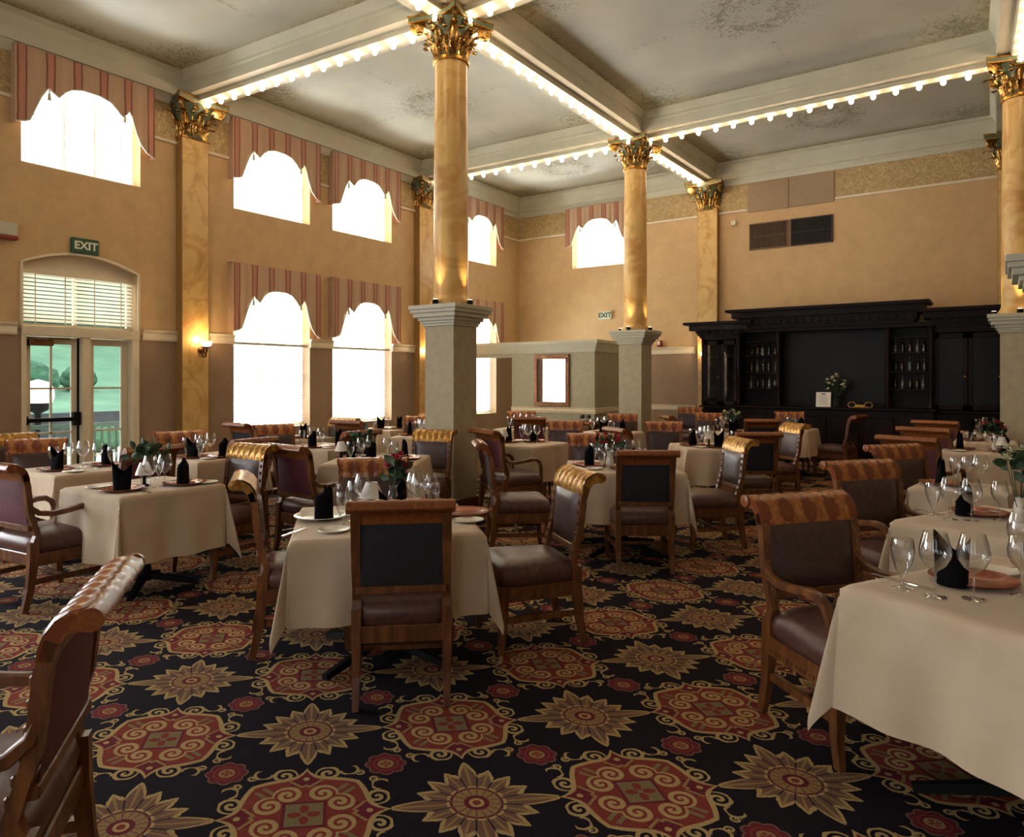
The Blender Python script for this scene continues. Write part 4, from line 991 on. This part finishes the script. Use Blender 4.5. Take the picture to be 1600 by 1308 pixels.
CH = [  # kind, crest, x, y, heading, label
 ('s', 'n', -2.52, 2.66, 132, 'side chair with dark back panel turned to us, nearest the centre table'),
 ('s', 'g', -2.37, 3.58, 232, 'side chair with gilt crest at the right side of the centre table'),
 ('s', 'g', -3.43, 2.77, 53, 'side chair seen edge-on at the left side of the centre table'),
 ('s', 'o', -3.42, 3.32, -45, 'side chair facing us behind the red flowers of the centre table'),
 ('a', 'o', -5.62, 2.28, 96, 'armchair at the left edge, before the table with the white lamp'),
 ('a', 'o', -2.27, .70, -127, 'nearest armchair, plum back, cut by the lower left corner'),
 ('s', 'o', -7.10, 2.80, -20, 'side chair facing us beyond the goblets left of the glazed door'),
 ('s', 'g', -8.05, 3.05, 0, 'gilt-crested side chair half cut by the left edge'),
 ('s', 'o', -6.22, 3.18, 180, 'red-brown side chair back between the two left tables'),
 ('s', 'o', -6.95, 4.10, -22, 'orange-crested side chair below the sconce by the door'),
 ('s', 'g', -5.28, 3.40, -85, 'gilt-crested side chair with grey pad facing us left of the plum armchair'),
 ('s', 'n', -6.19, 4.12, 182, 'side chair whose dark top rail shows behind the gilt-crested chair'),
 ('a', 'o', -5.02, 4.22, 86, 'plum-backed armchair standing just left of the middle table'),
 ('s', 'n', -8.02, 5.78, 88, 'dark-backed side chair silhouetted low against the left tall window'),
 ('s', 'o', -7.12, 5.42, -22, 'side chair facing us before the left tall window'),
 ('s', 'g', -7.80, 6.72, -82, 'bright gilt side chair between the two tall windows'),
 ('s', 'n', -7.35, 6.95, 100, 'grey-backed side chair under the right tall window'),
 ('s', 'n', -6.10, 5.45, 175, 'grey-backed side chair behind the wine glasses of the middle table'),
 ('s', 'g', -5.07, 5.62, -74, 'gilt side chair with slate pad left of the square pier'),
 ('s', 'g', -7.42, 8.42, -60, 'gilt side chair farthest back beside the square pier'),
 ('s', 'o', -7.14, 7.78, -62, 'orange-crested side chair left of the farthest gilt one by the pier'),
 ('s', 'o', -6.78, 10.02, -60, 'orange-crested side chair just right of the pier by the far window'),
 ('s', 'o', -5.92, 9.04, 120, 'reddish side chair back standing before the partition below the mirror'),
 ('s', 'o', -4.70, 7.98, -62, 'orange-crested side chair before the sideboard'),
 ('a', 'o', -4.60, 6.62, 66, 'dark armchair right beside the square pier'),
 ('s', 'n', -3.62, 5.32, 42, 'side chair with pinkish brown seat right of the pier, seen side-on'),
 ('s', 'o', -3.30, 6.15, -58, 'orange-crested side chair behind the vase of the right-of-centre table'),
 ('s', 'n', -3.47, 7.68, 55, 'side chair turned away left of the table before the far column'),
 ('s', 'o', -4.93, 10.22, -60, 'orange-crested side chair left of the far square pier'),
 ('s', 'n', -2.50, 5.48, 124, 'side chair with dark back turned to us at the right-of-centre table'),
 ('s', 'g', -2.30, 6.53, 222, 'side chair with glossy grey pad facing left, right of the dark-backed chair'),
 ('s', 'o', -3.54, 8.50, -66, 'orange-crested side chair just right of the far square pier'),
 ('s', 'o', -5.10, 13.45, -75, 'side chair against the back wall left of the bar'),
 ('s', 'n', -4.02, 10.62, 40, 'small side chair turned away before the back wall rail'),
 ('s', 'o', -3.88, 11.25, -66, 'orange-crested side chair before the left bar cabinet'),
 ('s', 'n', -2.95, 10.48, 118, 'side chair back, the farther of two stacked in line before the bar'),
 ('s', 'n', -2.33, 7.92, 125, 'side chair with near-black back, the nearer of two in line before the bar'),
 ('s', 'o', -2.95, 12.50, -72, 'side chair with large lit crest right before the bar'),
 ('s', 'g', -2.42, 9.22, 225, 'side chair with grey pad and pale lower rail facing left before the bar'),
 ('s', 'n', -2.22, 12.28, 170, 'side chair seen side-on alone before the bar counter'),
 ('a', 'o', -.55, 3.42, -38, 'large armchair in the right foreground with orange crest'),
 ('a', 'o', -.54, 5.15, -38, 'armchair second in the row along the right tables'),
 ('a', 'o', -.49, 6.65, -36, 'armchair third in the row along the right tables'),
 ('a', 'o', -.67, 8.22, 72, 'armchair fourth in the right row, first with a shining top rail'),
 ('a', 'o', -.67, 9.80, 74, 'armchair fifth in the right row with a shining top rail'),
 ('a', 'o', -.68, 11.45, 76, 'farthest armchair in the right row before the bar'),
]
for kd, cr, x, y, h, lb in CH:
    p = PROTO[(kd, cr)]; rz = math.radians(h) - PI / 2; g = 'carved-crest armchairs' if kd == 'a' else 'carved-crest side chairs'
    if (kd, cr) not in USED: USED.add((kd, cr)); p.location = (x, y, 0); p.rotation_euler = (0, 0, rz); p['label'] = lb; p['group'] = g
    else: dup(p, (x, y, 0), rz, lb, g)

# ------------------------------------------------------------------ tables
def cloth_obj(a, s, seed):
    r_ = random.Random(seed); ph = [r_.uniform(0, 6.28) for _ in range(8)]; n = 64
    def co(t):   # denser near the edge
        return (t * 2 - 1) * (a + s)
    def fn(p, q):
        u, v = co(p), co(q); ex, ey = max(abs(u) - a, 0), max(abs(v) - a, 0); su, sv = math.copysign(1, u), math.copysign(1, v)
        if ex == 0 and ey == 0:
            m = max(abs(u), abs(v)) / a; return (u, v, .004 - max(0, m - .97) * .1)
        if ex > 0 and ey > 0:
            r = math.hypot(ex, ey); th = math.atan2(ey, ex)
            rho = r * (.06 + .09 * math.sin(2 * th) ** 2 + .05 * math.sin(6 * th + ph[6])); phi = th
            z = -r * (1 - .12 * math.sin(2 * th))
            return (su * (a + .006 + rho * math.cos(phi)), sv * (a + .006 + rho * math.sin(phi)), z)
        if ex > 0:
            k = ex / s; wv = .02 * k * math.sin(v * 11 / a * .5 + ph[0]) + .012 * k * math.sin(v * 23 + ph[1]) ; k2 = 1 - abs(v / a) ** 3
            return (su * (a + .006 + .07 * ex + wv * k2), v, -ex)
        k = ey / s; wv = .02 * k * math.sin(u * 11 / a * .5 + ph[2]) + .012 * k * math.sin(u * 23 + ph[3]); k2 = 1 - abs(u / a) ** 3
        return (u, sv * (a + .006 + .07 * ey + wv * k2), -ey)
    return MB().grid(fn, n, n).build('tablecloth', 'linen', None, True, angle=80)
TP = None
def table(cx, cy, size, rot, over, tname, seed):
    t = thing('dining_table', 'pedestal base under ' + tname, 'table', (cx, cy, 0), math.radians(rot), 'pedestal dining tables')
    a = size / 2
    MB().box(-a, a, -a, a, .72, .755, .006).build('tabletop', 'frame_wood', t)
    MB().lathe([(.06, .06), (.05, .12), (.035, .2), (.035, .66), (.09, .72)], 14).build('pedestal', 'black_metal', t, True)
    mb = MB()
    for k in range(4):
        c, s_ = math.cos(k * PI / 2 + PI / 4), math.sin(k * PI / 2 + PI / 4); L = a * .95
        mb.sweep([(c * .03, s_ * .03, .09), (c * L * .5, s_ * L * .5, .06), (c * L, s_ * L, .02)], [(-.03, -.02), (.03, -.02), (.02, .02), (-.02, .02)], scales=[1, .9, .7])
    mb.build('base_feet', 'black_metal', t)
    c = cloth_obj(a + .004, over, seed); c.location = (cx, cy, .757); c.rotation_euler = (0, 0, math.radians(rot))
    tag(c, 'ivory cloth draped over ' + tname, 'tablecloth', 'ivory tablecloths')
    return t
TT = {
 'centre': (-2.89, 2.90, .96, 48, .41, 'the centre table with red flowers'),
 'lamp': (-5.27, 2.79, .78, 2, .47, 'the left table with white lamp and leafy sprig'),
 'door': (-6.75, 3.02, .76, 0, .36, 'the small table before the glazed door'),
 'sconce': (-6.72, 4.25, .76, 0, .36, 'the small table right of the door under the sconce'),
 'middle': (-5.10, 5.02, .88, 32, .36, 'the table behind the centre table'),
 'window': (-6.62, 5.65, .76, 8, .34, 'the table before the left tall window'),
 'sill': (-7.92, 6.22, .76, 0, .34, 'the table close under the left tall window'),
 'second': (-6.72, 7.52, .76, 28, .34, 'the table before the right tall window'),
 'farwin': (-8.15, 8.30, .76, 0, .34, 'the farthest table by the right tall window'),
 'pier': (-4.90, 7.33, .80, 0, .42, 'the table right of the middle pier'),
 'mirror': (-6.38, 9.58, .76, 10, .36, 'the table before the mirror partition'),
 'rightc': (-2.85, 5.88, .95, 33, .42, 'the right-of-centre table with vase'),
 'far': (-4.88, 9.62, .76, 0, .36, 'the table left of the far pier'),
 'mid2': (-2.85, 8.30, .82, 36, .40, 'the table before the far pier'),
 'bar': (-3.42, 10.85, .76, 20, .36, 'the table before the left bar cabinet'),
 'bar2': (-2.85, 11.85, .76, 0, .40, 'the small table right before the bar'),
 'r1': (.17, 3.19, 1.00, -28, .47, 'the nearest table in the right foreground'),
 'r2': (.12, 4.74, .95, -26, .40, 'the second table of the right row'),
 'r3': (-.25, 6.18, .58, -6, .34, 'the third table of the right row'),
 'r4': (-.20, 9.42, .76, -4, .40, 'the fourth table of the right row'),
 'r5': (-.20, 10.92, .66, 0, .36, 'the fifth table of the right row'),
 'r6': (-.18, 12.68, .76, 0, .36, 'the farthest table of the right row'),
}
for i, (k, v) in enumerate(TT.items()): table(v[0], v[1], v[2], v[3], v[4], v[5], i + 1)

# ------------------------------------------------------------------ tableware prototypes
ZT = .7625
def mk_proto(name, mb, mat, smooth=True):
    o = mb.build(name, mat, None, smooth); COL.objects.unlink(o); return o
wine = [(.034, 0), (.034, .002), (.012, .006), (.004, .012), (.0035, .09), (.008, .10), (.028, .118), (.042, .145), (.044, .17), (.038, .20), (.032, .222)]
big = [(.038, 0), (.038, .002), (.012, .006), (.004, .012), (.0035, .085), (.01, .096), (.036, .115), (.052, .145), (.054, .17), (.046, .205), (.038, .235)]
gob = [(.036, 0), (.036, .002), (.014, .008), (.006, .02), (.008, .045), (.022, .07), (.036, .11), (.042, .145), (.040, .175), (.037, .19)]
PR = {
 'wine': mk_proto('wine_glass', MB().lathe(wine, 20, cap=False), 'glass'),
 'big': mk_proto('wine_glass', MB().lathe(big, 20, cap=False), 'glass'),
 'gob': mk_proto('water_goblet', MB().lathe(gob, 20, cap=False), 'glass'),
 'charger': mk_proto('charger_plate', MB().lathe([(0, .004), (.10, .004), (.115, .012), (.152, .022), (.154, .019), (.115, .003), (.06, 0), (0, 0)], 32), 'copper_plate'),
 'whitecharger': mk_proto('charger_plate', MB().lathe([(0, .004), (.10, .004), (.115, .012), (.152, .022), (.154, .019), (.115, .003), (.06, 0), (0, 0)], 32), 'china'),
 'bread': mk_proto('bread_plate', MB().lathe([(0, .003), (.05, .003), (.06, .008), (.082, .014), (.083, .011), (.05, 0), (0, 0)], 28), 'china'),
}
def napkin_mb(style):
    mb = MB()
    if style == 0:      # rolled cone with pointed hood
        def fn(s, q):
            a = s * 2 * PI; r = .052 * (1 - .10 * q) ; z = q * (.135 + .055 * max(0, math.cos(a * 1)) ** 2)
            if q > .99: r *= .55
            return (r * math.cos(a), r * math.sin(a) * .85, z)
        mb.grid(fn, 28, 10); mb.grid(lambda s, q: ((.05 * (1 - q) + .004) * math.cos(s * 2 * PI) * .9, (.05 * (1 - q) + .004) * math.sin(s * 2 * PI) * .75, .135 + .06 * q * (.5 + .5 * math.cos(s * 2 * PI))), 20, 4)
    else:               # bishop's mitre: two points with a notch between
        def fn(s, q):
            a = s * 2 * PI; c, sn = math.cos(a), math.sin(a); h = .11 + .07 * abs(c) ** 1.5 + (.02 if sn > 0 else 0)
            w = .058 + .012 * q * abs(c); return (w * c, .040 * (1 - .35 * q) * sn, h * q)
        mb.grid(fn, 32, 10)
        mb.grid(lambda s, q: (.052 * math.cos(s * 2 * PI) * (1 - q), .034 * math.sin(s * 2 * PI) * (1 - q), .09 - .02 * q), 20, 2)
    return mb
PR['nap0'] = mk_proto('folded_napkin', napkin_mb(0), 'napkin'); PR['nap1'] = mk_proto('folded_napkin', napkin_mb(1), 'napkin')
def fork_mb():
    mb = MB(); mb.sweep([(0, -.1, .002), (0, 0, .003), (0, .03, .006), (0, .05, .004)], [(-.005, -.001), (.005, -.001), (.005, .001), (-.005, .001)], scales=[(1.4, 1), (.6, 1), (.6, 1), (2, 1)])
    for k in range(4): x = -.009 + k * .006; mb.box(x - .0015, x + .0015, .048, .09, .003, .005)
    return mb
def knife_mb():
    mb = MB(); mb.sweep([(0, -.11, .004), (0, -.01, .004)], [(-.006, -.003), (.006, -.003), (.006, .003), (-.006, .003)]); mb.sweep([(0, -.01, .003), (0, .08, .003), (.004, .11, .003)], [(-.008, -.0008), (.008, -.0008), (.008, .0008), (-.008, .0008)], scales=[1, 1.1, .3]); return mb
PR['fork'] = mk_proto('fork', fork_mb(), 'silver'); PR['knife'] = mk_proto('knife', knife_mb(), 'silver')
CAT = dict(wine='wine glass', big='wine glass', gob='glass', charger='plate', whitecharger='plate', bread='plate', nap0='napkin', nap1='napkin', fork='fork', knife='knife')
GRP = dict(wine='stemmed wine glasses', big='stemmed wine glasses', gob='water goblets', charger='charger plates', whitecharger='charger plates', bread='bread plates', nap0='folded black napkins', nap1='folded black napkins', fork='forks', knife='knives')
DESC = dict(wine='slim stemmed wine glass', big='large-bowled wine glass', gob='short-stemmed water goblet', charger='round copper charger plate', whitecharger='white-rimmed charger plate', bread='small cream bread plate', nap0='single-pointed black napkin', nap1='two-pointed black napkin', fork='silver fork', knife='silver knife')
def item(k, x, y, where, rz=0., dz=0.):
    where = ' '.join(where.split())
    o = PR[k].copy(); COL.objects.link(o); o.location = (x, y, ZT + dz); o.rotation_euler = (0, 0, rz)
    tag(o, DESC[k] + ' ' + where, CAT[k], GRP[k]); return o
SHORT = dict(centre='the centre table', lamp='the white lamp table at left', door='the table before the glazed door', sconce='the table under the door sconce', middle='the table behind the centre one', window='the left window table', sill='the table under the left tall window', second='the right window table', farwin='the farthest window table', pier='the table right of the middle pier', mirror='the table before the mirror', rightc='the right-of-centre table', far='the table left of the far pier', mid2='the table before the far pier', bar='the table before the bar cabinet', bar2='the small table by the bar', r1='the right foreground table', r2='the second right table', r3='the third right table', r4='the fourth right table', r5='the fifth right table', r6='the farthest right table')
FW, RT = Vector((-.5699, .8217, 0)), Vector((.8217, .5699, 0))
def setting(tk, ang, side, nap, n_glass=3, cutlery=False, bread=True, plate='charger', rad=None, gl=('gob', 'wine', 'big')):
    cx, cy, sz, rot = TT[tk][:4]; a = math.radians(ang + rot); d = Vector((math.cos(a), math.sin(a), 0)); r = Vector((-d.y, d.x, 0))
    # d points from table centre towards the diner; r to the diner's left
    h = sz / 2; rad = rad or h - .17; C = Vector((cx, cy, 0)); at = SHORT[tk]; w = 'on %s, %s' % (at, side); P = C + d * rad
    item(plate, P.x, P.y, w); item(nap, P.x, P.y, w, a + PI / 2 + .3, .006)
    q = C + d * (rad - .21)
    for i, g in enumerate(gl[:n_glass]):
        p = C + d * (rad - .06 - .09 * i) - r * (.215 - .075 * i); item(g, p.x, p.y, w)
    if bread: p = P + r * .25 - d * .02; item('bread', p.x, p.y, w)
    if cutlery:
        p = P + r * .18; item('fork', p.x, p.y, w, a + PI / 2); p = P - r * .18; item('knife', p.x, p.y, w, a + PI / 2)
def lamp(x, y, label, sc=1.0):
    t = thing('table_lamp', label, 'lamp', (x, y, ZT), 0, 'small table lamps with white shades')
    MB().lathe([(.032 * sc, 0), (.034 * sc, .008), (.012 * sc, .02), (.01 * sc, .09), (.025 * sc, .10)], 14).build('base', 'glass' if sc > 1 else 'black_metal', t, True)
    MB().lathe([(.062 * sc, .085), (.058 * sc, .10), (.030 * sc, .175), (.026 * sc, .175), (.054 * sc, .098)], 20).build('shade', 'shade', t, True)
def flowers(x, y, label, kind='red', h=.30, seed=1, vase='glass'):
    r_ = random.Random(seed); t = thing('flower_vase', label, 'vase', (x, y, ZT))
    MB().lathe([(.026, 0), (.032, .01), (.036, .05), (.028, .10), (.022, .125), (.03, .14)], 16, cap=False).build('vase', vase, t, True)
    mb, mf = MB(), MB()
    for i in range(11):
        a, b = r_.uniform(0, 2 * PI), r_.uniform(.1, .75); L = h * r_.uniform(.45, .75)
        p = Vector((math.cos(a) * math.sin(b), math.sin(a) * math.sin(b), math.cos(b))) * L + Vector((0, 0, .10))
        mb.tube([(0, 0, .03), (p.x * .3, p.y * .3, .12), tuple(p)], .002, 5)
        for q in range(3):
            mb.T = Matrix.Translation(p * r_.uniform(.7, .95)) @ Matrix.Rotation(r_.uniform(0, 6.28), 4, 'Z') @ Matrix.Rotation(r_.uniform(.6, 1.6), 4, 'Y')
            mb.grid(lambda s, t_: ((s - .5) * .05 * math.sin(max(.05, t_) * PI), (s - .5) ** 2 * .03, t_ * .075), 2, 4); mb.T = Matrix()
        if kind != 'green':
            for ring in range(3):
                R, zz = (.018, .036, .048)[ring], (.028, .016, -.002)[ring]
                mf.T = Matrix.Translation(p) @ Matrix.Rotation(ring * .5, 4, 'Z')
                for k in range(6):
                    A = k * PI / 3; mf.grid(lambda s, t_: (math.cos(A + (s - .5) * 1.1 * math.sin(max(.1, t_) * PI)) * R * t_, math.sin(A + (s - .5) * 1.1 * math.sin(max(.1, t_) * PI)) * R * t_, zz * t_ + .008 * t_ * t_), 2, 3)
                mf.T = Matrix()
    mb.build('leaves', 'leafgreen', t, True)
    if kind != 'green': mf.build('blossoms', 'redpetal' if kind == 'red' else 'whitepetal', t, True)
# centre table, laid out as it stands
w = 'on the centre table, '
item('whitecharger', -3.19, 2.70, w + 'left side'); item('nap0', -3.10, 2.64, w + 'left side', .8, .012)
item('bread', -2.86, 2.50, w + 'beside the near goblet'); item('knife', -3.0, 2.36, w + 'front left corner', math.radians(20)); item('fork', -3.26, 2.90, w + 'left back edge', math.radians(140))
item('gob', -2.90, 2.60, w + 'left of the near chair back'); item('wine', -2.99, 2.76, w + 'left group, nearer'); item('big', -3.10, 2.93, w + 'left group, farther'); item('gob', -3.13, 2.80, w + 'left group, beside the napkin')
lamp(-3.10, 3.0, 'white-shaded table lamp in the middle of the centre table', 1.15)
flowers(-3.08, 3.16, 'vase of red flowers on the centre table', 'red', .33, 4)
item('charger', -3.13, 3.27, w + 'far side'); item('nap0', -3.13, 3.27, w + 'far side', 2.2, .006)
item('big', -2.92, 3.18, w + 'right group, leftmost'); item('wine', -2.84, 3.24, w + 'right group, middle'); item('big', -2.83, 3.12, w + 'right group, nearer'); item('gob', -2.72, 3.12, w + 'right group, rightmost')
item('charger', -2.60, 3.25, w + 'right side'); item('bread', -2.44, 3.10, w + 'right corner'); item('charger', -2.66, 2.72, w + 'behind the near chair'); item('nap1', -2.68, 2.74, w + 'behind the near chair', .8, .006)
# left lamp table
item('charger', -5.14, 2.56, 'on the white lamp table at left, near side'); item('nap1', -5.14, 2.56, 'on the white lamp table at left, near side', .7, .006)
item('charger', -5.06, 2.98, 'on the white lamp table at left, right side'); item('nap0', -5.08, 2.98, 'on the white lamp table at left, right side', 2.4, .006)
item('bread', -5.42, 2.53, 'on the white lamp table at left, near left corner'); item('bread', -4.98, 3.11, 'on the white lamp table at left, far right corner')
item('fork', -5.30, 2.50, 'on the white lamp table at left, near side', PI / 2); item('knife', -4.98, 2.62, 'on the white lamp table at left, near side', PI / 2)
lamp(-5.22, 2.76, 'white-shaded table lamp beside goblets on the left table', 1.0); flowers(-5.32, 2.82, 'leafy green sprig in a vase on the left table', 'green', .34, 9)
item('big', -5.10, 2.74, 'on the white lamp table at left, nearer of the pair'); item('big', -5.12, 2.86, 'on the white lamp table at left, farther of the pair')
item('gob', -5.42, 2.98, 'on the white lamp table at left, far corner')
setting('door', -90, 'near side', 'nap1', 3); setting('door', 90, 'far side', 'nap0', 2); 
setting('sconce', -90, 'near side', 'nap1', 3); setting('sconce', 0, 'right side', 'nap0', 2, bread=False)
setting('middle', -90, 'near side', 'nap0', 3, True); setting('middle', 180, 'left side', 'nap0', 2); setting('middle', 0, 'right side', 'nap1', 2)
lamp(-5.36, 4.78, 'white-shaded table lamp on the table behind the centre one', 1.0); flowers(-5.28, 4.95, 'grey-green sprig on the table behind the centre one', 'green', .3, 12)
setting('window', 0, 'right side', 'nap1', 2); setting('window', -90, 'near side', 'nap0', 2)
setting('sill', 0, 'right side', 'nap1', 2, bread=False); setting('second', 180, 'left side', 'nap1', 2, bread=False); setting('second', 0, 'right side', 'nap0', 3, bread=False)
setting('farwin', -90, 'near side', 'nap1', 1, bread=False); setting('farwin', 0, 'right side', 'nap1', 1, bread=False)
setting('pier', 180, 'left side', 'nap1', 2); setting('pier', 90, 'far side', 'nap0', 3); lamp(-5.08, 7.15, 'small lamp on the table right of the middle pier', .9)
setting('mirror', -90, 'near side', 'nap0', 3, bread=False); setting('mirror', 90, 'far side', 'nap1', 3, bread=False)
setting('far', -90, 'near side', 'nap1', 3, bread=False); setting('far', 0, 'right side', 'nap0', 1, bread=False)
setting('rightc', 180, 'left side', 'nap0', 3, True); setting('rightc', 90, 'far side', 'nap0', 3); setting('rightc', -90, 'near side', 'nap1', 3)
flowers(-2.94, 5.80, 'vase with red blooms on the right-of-centre table', 'red', .30, 5, 'china')
setting('mid2', 180, 'left side', 'nap0', 3); setting('mid2', -90, 'near side', 'nap1', 3); setting('mid2', 0, 'right side', 'nap1', 2); lamp(-2.88, 8.26, 'small lamp among glasses on the table before the far pier', .9)
setting('bar', 180, 'left side', 'nap1', 2, bread=False); setting('bar', -90, 'near side', 'nap1', 3, bread=False); flowers(-3.42, 10.85, 'pale flower in a vase on the table before the bar cabinet', 'pale', .3, 8)
setting('bar2', 0, 'right side', 'nap0', 2, bread=False)
# right foreground table
w = 'on the right foreground table, '
item('gob', -.314, 3.03, w + 'at its left corner'); item('big', -.205, 2.985, w + 'before the black napkin'); item('big', -.09, 3.03, w + 'right of the black napkin')
item('nap1', -.165, 3.17, w + 'on its left side', -.5, .006); item('charger', -.10, 3.29, w + 'under the black napkin'); item('fork', -.36, 3.14, w + 'left end', math.radians(60)); item('knife', -.31, 3.12, w + 'left end, beside the fork', math.radians(60)); item('bread', -.03, 3.50, w + 'far side')
item('wine', .05, 3.17, w + 'right edge of the photo'); item('big', .06, 3.62, w + 'far right'); item('gob', .10, 3.30, w + 'right edge of the photo'); item('nap0', .42, 3.2, w + 'right end', 1., .006); item('charger', .42, 3.2, w + 'right end')
w = 'on the second right table, '
item('gob', -.34, 4.78, w + 'at its left corner'); item('big', -.25, 4.69, w + 'before the black napkin'); item('big', -.15, 4.71, w + 'right of the black napkin')
item('nap0', -.19, 4.86, w + 'left side', 1.2, .006); item('charger', -.12, 4.96, w + 'left side'); item('fork', -.37, 4.86, w + 'left end', math.radians(60)); item('wine', -.02, 4.80, w + 'beside the flowers')
flowers(.07, 4.80, 'leafy vase with pale flowers at the right edge', 'pale', .42, 21, 'china'); item('bread', .0, 5.1, w + 'far side')
setting('r3', 180, 'left side', 'nap1', 3, bread=False, rad=.14); setting('r4', 180, 'left side', 'nap1', 2); setting('r5', 180, 'left side', 'nap0', 1, bread=False, rad=.14); setting('r6', 180, 'left side', 'nap0', 2)
setting('r4', 0, 'right side', 'nap0', 2, bread=False); flowers(-.08, 9.45, 'dark red flowers on the fourth right table', 'red', .34, 31, 'china'); lamp(-.02, 9.2, 'small lamp beside dark red flowers on the fourth right table', .9)

# sideboard before the partition
t = thing('sideboard', 'low wooden sideboard with pale top against the partition', 'sideboard', (-6.95, 11.95, 0))
MB().box(-.55, .62, -.25, .25, .70, .745, .01).build('top', 'burl', t); MB().box(-.50, .56, -.22, .22, .12, .70, .01).build('carcass', 'frame_wood', t)
for s_ in (-.27, .27): MB().box(s_ - .23, s_ + .23, -.235, -.22, .16, .66, .006).build('door', 'frame_wood', t)
for s_ in (-.45, .50):
    for y in (-.18, .18): MB().box(s_ - .025, s_ + .025, y - .025, y + .025, 0, .12).build('foot', 'frame_wood', t)
t = thing('serving_bowl', 'white bowl with green leaves on the sideboard', 'bowl', (-6.55, 11.92, .745))
MB().lathe([(.05, 0), (.06, .01), (.11, .05), (.12, .07), (.112, .068), (.05, .02), (0, .015)], 20).build('bowl', 'china', t, True)
mb = MB()
for i in range(16):
    a = rng.uniform(0, 6.28); mb.T = Matrix.Translation((.05 * math.cos(a), .05 * math.sin(a), .05)) @ Matrix.Rotation(a, 4, 'Z') @ Matrix.Rotation(rng.uniform(.2, 1.2), 4, 'Y'); mb.grid(lambda s, q: ((s - .5) * .06 * math.sin(q * PI), 0, q * .1), 2, 4)
mb.T = Matrix(); mb.build('leaves', 'leafgreen', t, True)
bpy.context.view_layer.update()
